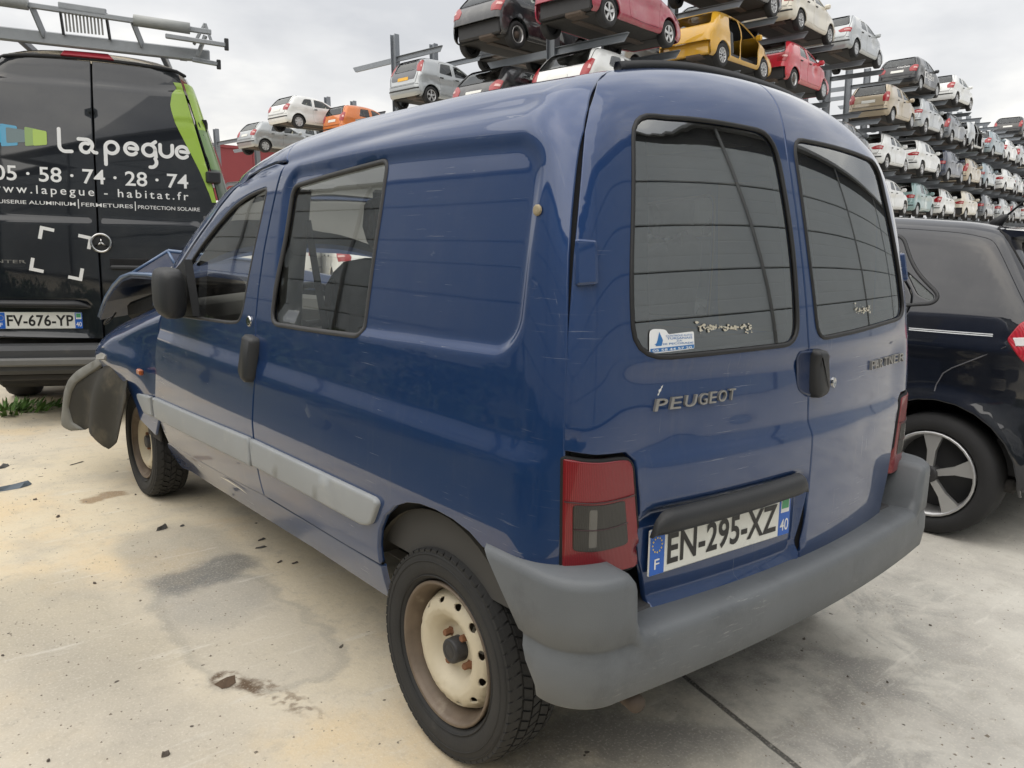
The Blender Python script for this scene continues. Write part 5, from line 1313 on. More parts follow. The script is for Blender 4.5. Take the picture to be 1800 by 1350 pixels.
# the name in rounded strokes
G = []
u = .098; b0 = 1.907
def at(x, pts): return [(x+a, b0+b) for a, b in pts]
xh = .088; rr_ = .040
G.append(at(-.215, [(0, .148)]+[(0, .06)]+arc(.038, .036, .038, 180, 270, 8)+[(.075, 0)]))
def ring_(cx): return arc(cx, .042, .040, 0, 360, 28)
x0 = -.085; G.append(at(x0, [(-.01, .088)]+arc(.035, .048, .040, 100, -30, 8))); G.append(at(x0, arc(.034, .030, .032, 60, 300, 14)+[(.062, .022), (.085, .002), (.10, 0)]))
x0 = .070; G.append(at(x0, ring_(.042))); G.append(at(x0, [(.002, .042), (.002, -.075)]))
x0 = .195; G.append(at(x0, arc(.042, .042, .040, 0, 320, 26))); G.append(at(x0, [(.030, .046), (.082, .042)]))
x0 = .310; G.append(at(x0, ring_(.042))); G.append(at(x0, [(.055, .078), (.085, .102)])); G.append(at(x0, [(.082, .042), (.086, -.005)]+arc(.052, -.042, .036, 40, -100, 10)))
x0 = .425; G.append(at(x0, [(.0, .085), (.0, .042)]+arc(.040, .042, .040, 180, 360, 14)+[(.080, .085)]))
x0 = .530; G.append(at(x0, arc(.042, .042, .040, 0, 320, 26))); G.append(at(x0, [(.030, .046), (.082, .042)]))
tag(prt('sign_lettering', *strokes(G, .024), LETTER_W), kind='stuff')
V, Fc = fit_text('05 · 58 · 74 · 28 · 74', -.625, .604, 1.690, 1.792, offset=.012)
par_ = list(range(len(V)))
def root_(i):
    while par_[i] != i: par_[i] = par_[par_[i]]; i = par_[i]
    return i
for f in Fc:
    for i in f[1:]: par_[root_(i)] = root_(f[0])
grp_ = {}
for f in Fc: grp_.setdefault(root_(f[0]), []).append(f)
for fs in grp_.values():
    ids = sorted({i for f in fs for i in f}); mp_ = {i: k for k, i in enumerate(ids)}; prt('sign_digit', V[ids][:, :2], [[mp_[i] for i in f] for f in fs], LETTER_W)
ptxt('www.lapegue - habitat.fr', -.655, .602, 1.590, 1.665, offset=.006, spacing=1.35)
ptxt('MENUISERIE ALUMINIUM', -.720, -.132, 1.535, 1.560, offset=.004); ptxt('FERMETURES', -.096, .232, 1.534, 1.560, offset=.004); ptxt('PROTECTION SOLAIRE', .265, .676, 1.532, 1.558, offset=.004)
for xx in (-.114, .248): prt('sign_divider', np.array([(xx-.003, 1.518), (xx+.003, 1.518), (xx+.003, 1.582), (xx-.003, 1.582)]), [(0, 1, 2, 3)], LETTER_W)
ptxt('SPRINTER', -.800, -.462, 1.130, 1.152, CHROME_D, offset=.006)
for k, (xa, xb, za, zb_, col) in enumerate(((-.640, -.565, 1.930, 2.060, (.03, .38, .55)), (-.572, -.470, 1.915, 2.068, (.05, .32, .52)), (-.538, -.420, 1.940, 2.045, (.10, .16, .17)), (-.425, -.345, 1.925, 2.055, (.22, .35, .08)), (-.375, -.290, 1.930, 2.045, (.36, .52, .06)))):
    prt('sign_square', rpoly([(xa, za, .012), (xb, za+.012, .012), (xb, zb_-.012, .012), (xa, zb_, .012)]), [tuple(range(24))], P('sign_col%d' % k, col, .35, coat=.6), .0014+.0006*k)
for cx, cz, a in ((-.325, 1.338, 0), (-.088, 1.290, -90), (-.155, 1.065, 180), (-.395, 1.118, 90)):
    a = math.radians(a-12); ca, sa = math.cos(a), math.sin(a); q = [(-.045, -.045), (-.022, -.045), (-.022, .022), (.045, .022), (.045, .045), (-.045, .045)]
    prt('sign_bracket', np.array([(cx+u_*ca-v_*sa, cz+u_*sa+v_*ca) for u_, v_ in q]), [tuple(range(6))], LETTER_W)
LIME = P('lime_print', (.33, .50, .055), .3, coat=.8); LIME2 = P('green_print', (.16, .27, .09), .3, coat=.8); CYAN = P('cyan_print', (.03, .33, .45), .3, coat=.8); REDP = P('red_print', (.42, .03, .06), .3, coat=.8)
def sdec(nm, pts, mat, off=.003):
    return panel(nm, SR, sn, outline(pts), [], .06, None, mat, spr, flange=0, edge=0, off=off)
ez_ = np.linspace(2.44, 1.60, 22); sx_ = outline([(.86*float(s_w(z))/.955-.006, z) for z in ez_])
lf_ = outline([(float(np.interp(z, [1.60, 1.66, 1.83, 1.98, 2.15, 2.27, 2.36, 2.40, 2.44], [.762, .745, .680, .610, .530, .500, .515, .548, .525])), z) for z in ez_])
panel('green_flash', SR, sn, np.r_[lf_, sx_[::-1]], [], .022, None, LIME, spr, flange=0, edge=0, off=.0045)
for (i0, i1, mt) in ((0, 8, LIME), (8, 15, LIME2), (15, 22, P('dark_green_print', (.075, .105, .07), .3, coat=.8))):
    a_ = sx_[i0:i1+1]+np.array([.016, 0]); b_ = a_+np.array([.24, 0])
    panel('green_flash', SR, sn, np.r_[a_, b_[::-1]], [], .04, None, mt, spr, flange=0, edge=0, off=.005)
def side_dec(nm, yz, mat):
    V = np.array([shit(np.array([[0, y, z]]), np.array([[1., 0, 0]]), 1.5)[0] for y, z in yz]); V[:, 0] += .004; n = len(yz)//2
    mk(nm, V, [(i, i+1, 2*n-2-i, 2*n-1-i) for i in range(n-1)], mat, spr, False)
zs = np.linspace(.7, 2.25, 12)
for nm, ya, yb, mat in (('cyan_flash', .5, .75, CYAN), ('red_flash', .85, 1.15, REDP)):
    side_dec(nm, [(ya, z) for z in zs]+[(yb, z) for z in zs[::-1]], mat)
# star emblem
c0 = SR(flatmap([.018], [1.284]))[0]
em = MB(); th = np.linspace(0, 2*math.pi, 33)
em.tube([(c0[0]+.062*math.cos(a), c0[1]-.012, c0[2]+.062*math.sin(a)) for a in th], .0085, 8, False)
for k in range(3):
    a = math.pi/2+2*math.pi*k/3; b = MB(); t_ = np.array([math.cos(a), 0, math.sin(a)]); s_ = np.array([-math.sin(a), 0, math.cos(a)]); cc = c0+np.array([0, -.010, 0])
    em.add([cc+t_*.058, cc+s_*.015-t_*.008, cc-s_*.015-t_*.008, cc+np.array([0, -.010, 0])], [(0, 1, 3), (0, 3, 2), (1, 2, 3), (0, 2, 1)])
emb = MB().lathe([(0, .071), (-.004, .071), (-.006, .066), (-.005, .0001)], 32, 'y', tuple(c0-np.array([0, .001, 0]))).build('emblem_base', BLKP, spr, True)
o = em.build('star_emblem', CHROME, spr, True)
# plate, cowl, handle, bumper
pc = SR(flatmap([-.669], [.672]))[0]; Mp = np.eye(4); Mp[:3, 3] = (pc[0], float(s_rear(np.array(-.4), np.array(.73)))-.012, .672)
plate('number_plate', spr, 'FV-676-YP', 0, .533, .118, Mp)
V = []; n = 25; m = 7
for i in range(n):
    u_ = i/(n-1); x = -.93+.86*u_; e_ = min(1, min(u_, 1-u_)/.14); hgt = .055*math.sin(math.pi/2*e_)**.7
    for k in range(m): a = math.pi*k/(m-1); V.append((x, float(s_rear(np.array(x), np.array(1.0)))-.002-.045*math.sin(a)*e_, .820+hgt*(1-math.cos(a))/2))
mk('plate_cowl', V, [(i*m+k, (i+1)*m+k, (i+1)*m+k+1, i*m+k+1) for i in range(n-1) for k in range(m-1)], BLKP, spr, True)
cc = SR(flatmap([.17], [1.132]))[0]
MB().box(cc+np.array([.02, -.010, -.02]), (.25, .03, .035), bev=.012).build('door_handle', BLKP, spr); MB().box(cc+np.array([.02, .004, .012]), (.26, .02, .075), bev=.009).build('handle_recess', DARK, spr)
sb = MB(); sb.box((0, -.075, .47), (1.82, .20, .20), bev=.03); sb.build('rear_bumper', P('sprinter_plastic', (.045, .047, .05), .6, noise=.25, nscale=6, dirt=(.12, .11, .10), dirtamt=.4), spr)
sb = MB(); sb.box((-.25, -.185, .462), (1.0, .055, .055), bev=.012); sb.build('bumper_step', P('step_grey', (.13, .13, .125), .7, noise=.3, nscale=8), spr)
box('dark_under_box', (0, .45, .30), (1.5, .5, .16), UNDER, spr, .03); box('tow_plate', (-.45, -.06, .345), (.55, .10, .05), UNDER, spr, .01)  # dark box stands in for shade under the bumper, hiding the wheel
for sx in (-1, 1):
    panel('tail_lamp', SR, sn, outline([(sx*.845, 1.02), (sx*.90, 1.02), (sx*.87, 1.50), (sx*.825, 1.50)]), [], .05, None, REDL, spr, off=.008, flange=.02)
# ---- roof rack with ladder rollers
GALV = P('galvanised', (.33, .345, .36), .5, metal=.5, noise=.2, nscale=14)
rk = empty('roof_rack', tuple(SPO), -SPH, 'grey metal ladder rack with rollers on the black van roof', 'roof rack')
def bar(nm, a, b, wd, mat=GALV, par=rk):
    a, b = np.array(a, float), np.array(b, float); d = b-a; l = np.linalg.norm(d); q = Vector(d/l).to_track_quat('X', 'Z').to_matrix()
    return MB().box((a+b)/2, (l, wd[0], wd[1]), rot=q, bev=min(wd)*.15).build(nm, mat, par)
bar('cross_beam', (-.95, .12, 2.665), (.78, .12, 2.640), (.05, .085))
bar('upper_bar', (-.95, .02, 2.86), (.80, .02, 2.785), (.03, .035))
for x0, x1 in ((-1.05, -.335), (.30, .66)):
    z0, z1 = 2.86-.043*(x0+.95), 2.86-.043*(x1+.95)
    MB().tube([(x0, .0, z0), (x1, .0, z1)], .038, 14).build('ladder_roller', P('roller_grey', (.36, .37, .36), .55, noise=.2, nscale=10, dirt=(.2, .1, .07), dirtamt=.3), rk, True)
for x in (-.32, .29): bar('roller_bracket', (x+.05, .10, 2.66), (x, .02, 2.86-.043*(x+.95)), (.012, .05))
gf = bar('grille_frame', (-.16, .02, 2.85), (.13, .02, 2.838), (.03, .05))
for k in range(11): bar('grille_slat', (-.125+.022*k, .06, 2.70), (-.125+.022*k, .03, 2.835), (.012, .006), P('slat_steel', (.42, .42, .42), .4, metal=.6))
bar('grille_side', (-.15, .08, 2.68), (-.155, .03, 2.85), (.012, .03), BLKP); bar('grille_side', (.135, .08, 2.68), (.125, .03, 2.84), (.012, .03), BLKP)
bar('side_rail', (.45, .16, 2.66), (.45, 4.6, 2.64), (.04, .05)); bar('side_rail', (-.45, .16, 2.66), (-.45, 4.6, 2.64), (.04, .05))
bar('stop_arm', (.50, -.02, 2.72), (.90, -.02, 2.70), (.03, .03)); bar('stop_foot', (.90, -.02, 2.665), (.90, -.02, 2.745), (.03, .03), BLKP)
bar('stop_arm', (.66, .10, 2.605), (.84, .10, 2.59), (.03, .03)); bar('stop_foot', (.84, .10, 2.555), (.84, .10, 2.62), (.03, .03), BLKP)
bar('brace', (.68, .02, 2.69), (.76, .02, 2.84), (.02, .02)); bar('brace', (.76, .02, 2.84), (.80, .02, 2.72), (.02, .02)); bar('brace', (.70, .05, 2.62), (.76, .02, 2.76), (.025, .025))
bar('rack_foot', (.60, .14, 2.60), (.60, .14, 2.66), (.05, .06)); bar('rack_foot', (-.60, .14, 2.60), (-.60, .14, 2.66), (.05, .06))
# ------------------------------------------------------------------ black city car on the right
TWB = PAINT('black_city_paint', (.008, .010, .016), dust=.06, rough=.3)
TW = dict(W=1.64, belt=1.02, yr=.50, yf=2.99, wr=.300, zb=.26, mir=2.5, mat=TWB, tum=.175, k=.12, ins=.055, arch=1.235, rr=.70, tw=.195,
    prof=[(.10, .24, .03), (.01, .34, .04), (-.02, .52, .1), (.02, .80, .08), (.10, 1.08, .08), (.30, 1.40, .1), (.36, 1.48, .05), (.50, 1.515, .08), (.95, 1.55, .3), (1.5, 1.545, .3), (1.95, 1.48, .2), (2.70, 1.04, .15), (3.10, .95, .2), (3.45, .76, .1), (3.58, .52, .1), (3.56, .32, .05), (3.46, .22, .03)],
    doors=[[(2.58, .36, .06), (2.62, 1.03, .05), (2.02, 1.40, .1), (1.42, 1.46, .05), (1.40, .36, .08)], [(1.38, .36, .08), (1.40, 1.46, .05), (.98, 1.45, .08), (.80, 1.30, .15), (.665, 1.14, .06), (.72, 1.00, .06), (.92, .72, .15), (.95, .38, .05)]],
    wins=[(0, [(2.44, 1.06, .05), (1.96, 1.37, .05), (1.48, 1.41, .04), (1.47, 1.04, .04)]), (1, [(1.34, 1.04, .04), (1.34, 1.41, .04), (1.02, 1.405, .08), (.86, 1.29, .12), (.78, 1.10, .05)]), (-1, [(.655, 1.16, .02), (.74, 1.275, .03), (.575, 1.155, .02), (.585, 1.135, .02)])],
    rwin=(1.08, 1.38, .97), fwin=(1.06, 1.46), bump=.66, plate=.45, lamp=(.84, 1.075, .70), lampbulge=2, trim=None, wheels=('y', 'y', 'y', 'y'), glass=DGLASS, hmat=TWB, nolamp=True)
twingo, t_tch, t_sch, t_nr, t_at_ = make_car(TW, 'city_car', .03)
twingo.location = (2.054+.805, .438-.50, 0)
tag(twingo, 'black city hatchback with five spoke alloy wheels, parked right of the blue van', 'car')
REDT = lens('red_lens_clear', (.50, .012, .03)); WHL = P('white_lens', (.72, .70, .70), .2, coat=1)
_ta, _tb = t_at_(.84), t_at_(1.075)
for mi in (False, True):
    lp = panel('tail_lamp', lambda c: t_sch(np.asarray(c)), t_nr, rpoly([(.245, .985, .015), (.20, 1.075, .03), (.135, 1.085, .01), (.125, .865, .01), (.17, .89, .03)]), [], .02, None, REDT, twingo, edge=.006, depth=.006, flange=.02, off=.012, mirror=mi)
    panel('reversing_lens', lambda c: t_sch(np.asarray(c)), t_nr, np.array([(.222, .995), (.135, 1.005), (.135, .965), (.205, .958)]), [], .02, None, WHL, lp, edge=.003, flange=.004, off=.015, mirror=mi)
    panel('tail_lamp', t_tch, t_nr, rpoly([(_ta, .62, .03), (_tb, .70, .04), (_tb, 1.16, .02), (_ta, 1.16, .02)]), [], .03, None, REDT, twingo, edge=.006, depth=.006, flange=.02, off=.010, mirror=mi)
# belt pinstripe, corner crease, rear quarter trim, spoiler, aerial
st_ = [(.655, .9895), (.295, .9935)]
def tdec(nm, pts, mat, off=.0015):
    c = np.array(pts); Pp = t_sch(c); return mk(nm, Pp+t_nr(Pp)*off, [tuple(range(len(pts)))], mat, twingo, False)
for z in (0, .008):
    a = [(.66-.36*k/12, .9895+z+.004*k/12) for k in range(13)]; b = [(y, q+.0045) for y, q in a[::-1]]
    Pp = t_sch(np.array(a+b)); n = 13; mk('pinstripe', Pp+t_nr(Pp)*.0015, [(i, i+1, 25-i-1, 25-i) for i in range(12)], P('stripe_white', (.72, .74, .76), .3), twingo, False)
ribbon('bumper_seam', lambda c: t_sch(np.asarray(c)), t_nr, [(.24, .955), (.33, .90), (.45, .83), (.485, .80), (.51, .74), (.512, .71)], .006, P('seam_grey', (.10, .10, .11), .5), twingo, closed=False, r=.003, off=.0)
ribbon('window_trim', lambda c: t_sch(np.asarray(c)), t_nr, rpoly([(.80, 1.45, .05), (.70, 1.28, .1), (.555, 1.165, .04), (.57, 1.125, .03), (.82, 1.09, .05), (.97, 1.44, .05)]), .018, BLKP, twingo, r=.004, off=.0)
sp = MB(); V = []
for u_ in np.linspace(-1, 1, 15):
    x = u_*.60; dy = .06*(1-u_*u_)
    V += [(x, .52-.0*dy, 1.512-.02*u_*u_), (x, .27-dy*.6, 1.495-.025*u_*u_), (x, .255-dy*.6, 1.478-.025*u_*u_), (x, .40, 1.455-.02*u_*u_)]
sp.add(V, [(i*4+k, i*4+(k+1) % 4, (i+1)*4+(k+1) % 4, (i+1)*4+k) for i in range(14) for k in range(4)]+[(0, 1, 2, 3), (59, 58, 57, 56)])
autosmooth(sp.build('roof_spoiler', TWB, twingo), 40)
ae = MB(); ae.tube([(.0, .62, 1.52), (.0, .58, 1.565), (.0, .56, 1.575)], [.035, .02, .008], 10); ae.tube([(.0, .57, 1.57), (.0, .42, 1.72), (.0, .35, 1.80)], [.006, .004, .002], 8); ae.build('roof_aerial', BLKP, twingo, True)
# diamond badge on the hub caps is too small to matter except the near one
c = (-.81, .50, .30)
b = MB(); b.prism([(0, .028), (.020, 0), (0, -.028), (-.020, 0)], 0, .004, lambda u_, v_, h_: (-.822-h_, .50+u_, .30+v_)); b.build('hub_badge', CHROME, twingo)
# ------------------------------------------------------------------ storage racks with wrecked cars
E1 = Vector((.98973834, .13921267, .03221562)); E2 = Vector((-.13858254, .99012736, -.02104001)); E3 = Vector((-.0348266, .01635958, .99925946))
O_ = Vector(CAM_POS)
def rk_pt(a, b, c): return O_+E1*a+E2*b+E3*c
def rk_mat(a, b, c, yaw=0., pitch=0.):
    """car frame: forward along the rack row, right side towards the camera"""
    x, y, z = -E2, E1, E3
    m = Matrix(((x.x, y.x, z.x), (x.y, y.y, z.y), (x.z, y.z, z.z))) @ Matrix.Rotation(yaw, 3, 'Z') @ Matrix.Rotation(pitch, 3, 'X')
    m = m.to_4x4(); m.translation = rk_pt(a, b, c); return m
RSTEEL = P('rack_steel', (.23, .25, .275), .5, metal=.35, noise=.15, nscale=4)
LEV = [.90, 2.65, 4.45, 6.22]
def ibeam(l, hh=.20, wd=.16, t=.012):
    """I-section along z"""
    b = MB()
    for s_ in (-1, 1): b.box((s_*(hh/2-t/2), 0, l/2), (t, wd, l))
    b.box((0, 0, l/2), (hh-2*t, t, l)); 
    return b
def channel(l):
    """C-section arm along +y with a slanted free end"""
    hh, wd, t = .17, .075, .01; b = MB()
    V = [(-t/2, 0, -hh/2), (t/2, 0, -hh/2), (t/2, 0, hh/2), (-t/2, 0, hh/2), (-t/2, l-.13, -hh/2), (t/2, l-.13, -hh/2), (t/2, l, hh/2), (-t/2, l, hh/2)]
    q = [(0, 1, 2, 3), (7, 6, 5, 4), (0, 4, 5, 1), (1, 5, 6, 2), (2, 6, 7, 3), (3, 7, 4, 0)]
    b.add(V, q)
    for z, e in ((-hh/2+t/2, l-.13), (hh/2-t/2, l)): b.box((wd/2, e/2, z), (wd, e, t))
    return b
def rack(name, label, col_l2, cols, levels, top, lens, skip=()):
    root = empty(name); root.matrix_world = rk_mat(0, 0, 0); tag(root, label, 'rack', 'car storage racks')
    bot = -1.9
    cm = None; am = {}
    for l1 in cols:
        tp = top(l1)
        key = round(tp, 2)
        o = mk('upright', [], [], RSTEEL, root)
        o.data = mesh_data('upright', *[(b.v, b.f) for b in [ibeam(tp-bot, .24, .20)]][0], RSTEEL, False)
        o.location = (-col_l2, l1, bot)
        for z in levels(l1):
            for sg in (-1, 1):
                k = (sg, lens)
                if (l1, z, sg) in skip: continue
                if k not in am: c = channel(lens); am[k] = mesh_data('arm', c.v, c.f, RSTEEL, False)
                a = link(bpy.data.objects.new('arm', am[k]), root); a.location = (-col_l2+.13, l1, z-.11)
                a.rotation_euler = (.045, 0, math.pi if sg < 0 else 0) if 0 else (0, .0, (math.pi/2)*(-1 if sg > 0 else 1))
                a.location = (-col_l2+sg*.12, l1, z-.115)
    return root
BAY = [13.9, 19.27, 23.68, 28.9, 33.43, 38.2, 42.9, 47.5, 52.0, 56.6, 61.2, 65.8, 70.4, 75.0, 79.6]
cols1 = sorted([b+1.25 for b in BAY]+[b+3.45 for b in BAY])
rack('storage_rack', 'long grey steel cantilever rack holding rows of wrecked cars on the right', 12.15, cols1, lambda l: LEV[:4] if l > 12 else LEV[:3], lambda l: 7.2 if l > 33 else 8.2, 2.0)
rack('storage_rack', 'grey steel cantilever rack behind the silver two-tone small car', 21.75, [18.5, 20.3], lambda l: [4.45, 6.25], lambda l: 6.95, 2.25)
rack('storage_rack', 'grey steel cantilever rack behind the orange small car', 31.9, [22.9, 24.4], lambda l: [4.4, 6.0], lambda l: 6.7, 2.3)
rack('storage_rack', 'far grey steel rack next to the dark red building', 37.8, [20.4, 22.6], lambda l: [3.0, 5.0], lambda l: 5.6, 2.3)
# ---- paints
CP = {k: PAINT('car_'+k, v, dust=.22, rough=.35, metal=m_) for k, v, m_ in (
    ('white', (.68, .69, .68), 0), ('pearl', (.60, .56, .47), .1), ('silver', (.40, .42, .43), .5), ('grey', (.10, .11, .125), .3), ('black', (.014, .015, .018), 0),
    ('red', (.46, .020, .035), 0), ('maroon', (.30, .018, .045), .1), ('yellow', (.56, .31, .025), 0), ('orange', (.60, .17, .035), .1), ('beige', (.42, .35, .25), .3), ('teal', (.22, .33, .33), .2), ('bluegrey', (.24, .30, .33), .4), ('darkblue', (.03, .04, .07), .2))}
PRO = {}
def proto(kind, **k):
    key = kind[0]+repr(sorted((a, str(b)) for a, b in k.items()))
    if key not in PRO:
        d = dict(kind[1]); d.update(k); r = make_car(d, 'wrecked_car', .085); PRO[key] = [r, False, d]
    return PRO[key]
def sub(o):
    yield o
    for c in o.children: yield from sub(c)
def put(kind, paint, l1, l2, l3, label, cat='car', yaw=0., pitch=0., group='wrecked cars stored on the racks', glass=None, mat4=None, **k):
    pr_ = proto(kind, **k)
    if not pr_[1]: r = pr_[0][0]; pr_[1] = True
    else: r = copy_tree(pr_[0][0])
    r.matrix_world = mat4 if mat4 is not None else rk_mat(l1, l2, l3, yaw, pitch)
    tag(r, label, cat, group)
    for o in sub(r):
        nm = o.name.split('.')[0]
        if o.type == 'MESH' and nm in PAINTED:
            o.material_slots[0].link = 'OBJECT'; o.material_slots[0].material = CP[paint]
    return r
KH, KT, K3, KS = ('h', HATCH), ('t', TALL), ('3', THREE), ('s', SUV)
RJ = random.Random(31)
def near(bay, lev, kind, paint, label, **k):
    if 'lamp' not in k and not k.get('nolamp'):
        z0, z1, u0 = kind[1]['lamp']; k['lamp'], k['lampbulge'] = RJ.choice((((z0, z1, u0), 1), ((z0+.02, z0+.16, .62), 2), ((z0-.02, z1+.12, .84), .3)))
    k.setdefault('glass', RJ.choice((CGLASS, DGLASS))); k.setdefault('dent', RJ.choice((1, 2, 3)))
    k['yaw'] = RJ.gauss(0, .015); bay += RJ.gauss(0, .05)
    W2 = k.get('W', kind[1]['W'])/2; return put(kind, paint, bay, 10.1+W2+abs(RJ.gauss(0, .08)), LEV[lev], label, **k)
def far(bay, lev, kind, paint, label, **k):
    W2 = kind[1]['W']/2; return put(kind, paint, bay, 12.75+W2, LEV[lev], label, **k)
SILW = ('cap',)*4; ALW = ('five',)*4; TEN = ('ten',)*4
# long rack, third shelf (nearest wrecks differ most)
maroon = near(13.9, 2, K3, 'maroon', 'dark red hatchback on the rack, its bumper torn away, above the white hatchback', wheels=ALW, rear_bare=True, nolamp=True, norw=True)
yellow = near(19.27, 2, KH, 'yellow', 'yellow hatchback shell on the rack with its doors stripped off', wheels=TEN, nodoor=True, norw=True, nolamp=True, rear_bare=True)
red = near(23.68, 2, KH, 'red', 'bright red hatchback with its rear bumper missing, next to the yellow shell', wheels=('none', 'none', 'cap', 'cap'), rear_bare=True)
near(33.43, 2, KT, 'beige', 'gold beige hatchback on the third shelf, first right of the rack upright', wheels=SILW)
near(38.2, 2, KS, 'silver', 'silver estate on the third shelf, just behind the gold beige hatchback', wheels=ALW)
near(42.9, 2, KH, 'grey', 'dark grey hatchback on the third shelf, behind the silver estate', wheels=ALW)
near(47.5, 2, KT, 'silver', 'stripped silver wreck on the third shelf, behind the dark grey hatchback', wheels=('none',)*4, nodoor=True, rear_bare=True, norw=True, nolamp=True)
near(52.0, 2, KH, 'bluegrey', 'blue grey hatchback on the third shelf, behind the stripped silver wreck', wheels=SILW)
near(56.6, 2, K3, 'white', 'white hatchback on the third shelf, far along the right rack', wheels=SILW, rear_bare=True)
near(61.2, 2, KT, 'silver', 'silver small car on the third shelf, behind the far white hatchback', wheels=SILW)
near(65.8, 2, KH, 'pearl', 'cream hatchback at the far end of the third shelf', wheels=SILW)
near(70.4, 2, KH, 'grey', 'grey hatchback last in view on the third shelf', wheels=ALW)
for o in sub(yellow):
    if o.name.startswith('rear_crossmember'): o.material_slots[0].link = 'OBJECT'; o.material_slots[0].material = CP['yellow']
# top shelf
near(19.45, 3, KS, 'grey', 'dark car at the top edge of the picture, only its underside and wheels seen', wheels=TEN)
near(24.1, 3, KH, 'pearl', 'cream hatchback on the top shelf, above the bright red car', wheels=TEN)
near(29.1, 3, KH, 'silver', 'silver hatchback on the top shelf, tail lamps lit red, above the upright', wheels=SILW)
city = near(37.5, 3, KH, 'black', 'black hatchback with white side lettering on the top shelf', wheels=SILW, mir=2.551)
near(43.0, 3, K3, 'white', 'white hatchback on the top shelf in front of the black lettered car', wheels=ALW)
near(61.0, 3, K3, 'black', 'black coupe far along the top shelf of the right rack', wheels=ALW)
near(66.0, 3, KH, 'grey', 'grey car on the top shelf, just beyond the black coupe', wheels=ALW)
near(71.0, 3, KT, 'black', 'last dark car on the top shelf of the right rack', wheels=SILW)
# second shelf
near(13.9, 1, K3, 'white', 'white hatchback on the rack, its rear window just above the van roof', wheels=SILW)
near(19.3, 1, KH, 'white', 'white wreck behind the van roof, below the yellow shell', wheels=SILW, nodoor=True, nolamp=True)
near(28.6, 1, KH, 'grey', 'grey wreck with green tinted glass showing just over the van roof', wheels=SILW)
near(33.43, 1, KH, 'white', 'white hatchback on the second shelf, directly below the gold beige car', wheels=ALW)
near(38.1, 1, KS, 'white', 'white crossover on the second shelf with lamps set low, second from the van', wheels=ALW)
near(42.75, 1, KT, 'darkblue', 'dark blue small car on the second shelf, behind the white crossover', wheels=SILW)
near(47.25, 1, KH, 'beige', 'beige hatchback on the second shelf, behind the dark blue small car', wheels=SILW)
near(51.75, 1, KT, 'bluegrey', 'pale blue grey small car on the second shelf, behind the beige hatchback', wheels=SILW, rear_bare=True)
near(56.3, 1, KH, 'white', 'white hatchback on the second shelf, sixth along from the van', wheels=SILW)
near(60.8, 1, KH, 'silver', 'silver hatchback on the second shelf, seventh along from the van', wheels=ALW)
near(65.3, 1, KT, 'grey', 'grey small car on the second shelf, eighth along from the van', wheels=SILW)
near(69.8, 1, KH, 'red', 'red hatchback far along the second shelf', wheels=SILW)
near(74.3, 1, KH, 'white', 'white car at the far end of the second shelf', wheels=SILW)
# bottom shelf
for i, (b, kd, pc, lb) in enumerate(((33.5, KH, 'white', 'white hatchback on the bottom shelf, nearest the blue van'), (38.2, KT, 'teal', 'pale teal hatchback on the bottom shelf over the black car roof'), (42.7, KH, 'white', 'white hatchback on the bottom shelf, right behind the pale teal one'), (47.3, KT, 'pearl', 'smashed cream car on the bottom shelf'), (51.8, KT, 'grey', 'dark grey small car on the bottom shelf beside the smashed cream car'), (56.3, KH, 'silver', 'silver hatchback on the bottom shelf, beyond the dark grey small car'), (60.8, KH, 'grey', 'grey hatchback on the bottom shelf near the aerial'), (65.3, KT, 'white', 'small white car at the far right of the bottom shelf'), (69.8, KH, 'darkblue', 'dark blue car at the far right of the bottom shelf'), (74.3, KH, 'white', 'last white car on the bottom shelf'))):
    near(b, 0, kd, pc, lb, wheels=SILW if i % 2 else ALW, **({'rear_bare': True} if pc == 'pearl' else {}))
# far lane
far(14.0, 2, K3, 'black', 'black hatchback with no rear bumper at the top left end of the rack', wheels=('cap', 'none', 'cap', 'cap'), rear_bare=True)
far(13.9, 1, K3, 'black', 'black hatchback just above the van roof, below the wrecked black one', wheels=SILW)
far(19.0, 2, KH, 'silver', 'silver car behind the dark red hatchback', wheels=SILW)
far(19.2, 1, KT, 'silver', 'pale silver car deep inside the rack behind the white hatchback', wheels=SILW)
far(24.0, 2, KT, 'white', 'white car behind the yellow shell', wheels=SILW)
far(24.2, 1, KH, 'grey', 'grey car deep inside the rack behind the yellow shell', wheels=SILW)
far(24.3, 3, KH, 'grey', 'grey car on the top shelf hidden behind the cream hatchback', wheels=SILW)
# cars on the racks to the left
def ray_(u, v): 
    return (_r*((u-900)/FPX)+_u*((675-v)/FPX)+_f)
def put_px(u, v, Z, kind, paint, label, **k):
    """place by its rear right wheel"""
    d = ray_(u, v)*Z; W2 = kind[1]['W']/2; return put(kind, paint, d.dot(E1)-kind[1]['yr'], d.dot(E2)+W2, d.dot(E3), label, **k)
SMART = dict(TALL); SMART.update(W=1.68)
put_px(760, 184, 26.0, ('m', SMART), 'silver', 'silver small car with dark tailgate and yellow plate, alone on its rack', wheels=ALW, lamp=(1.0, 1.38, .86), pmat=P('plate_yellow', (.70, .38, .03), .4))
put_px(527, 226, 34.5, K3, 'white', 'white hatchback on the far left rack, left of the orange car', wheels=SILW)
put_px(622, 246, 34.5, KT, 'orange', 'orange small car on the far left rack', wheels=SILW)
put_px(468, 268, 37.0, KH, 'silver', 'silver hatchback with black bumper on the farthest rack by the red building', wheels=SILW)
put_px(528, 270, 41, KT, 'silver', 'silver wreck under the white hatchback on the far left rack', wheels=('none',)*4, rear_bare=True)
put_px(914, 113, 27.5, KS, 'grey', 'grey car behind the black hatchbacks, only its flank showing', wheels=ALW)
put_px(650, 275, 41, KH, 'white', 'white car under the empty arms behind the orange car', wheels=SILW)
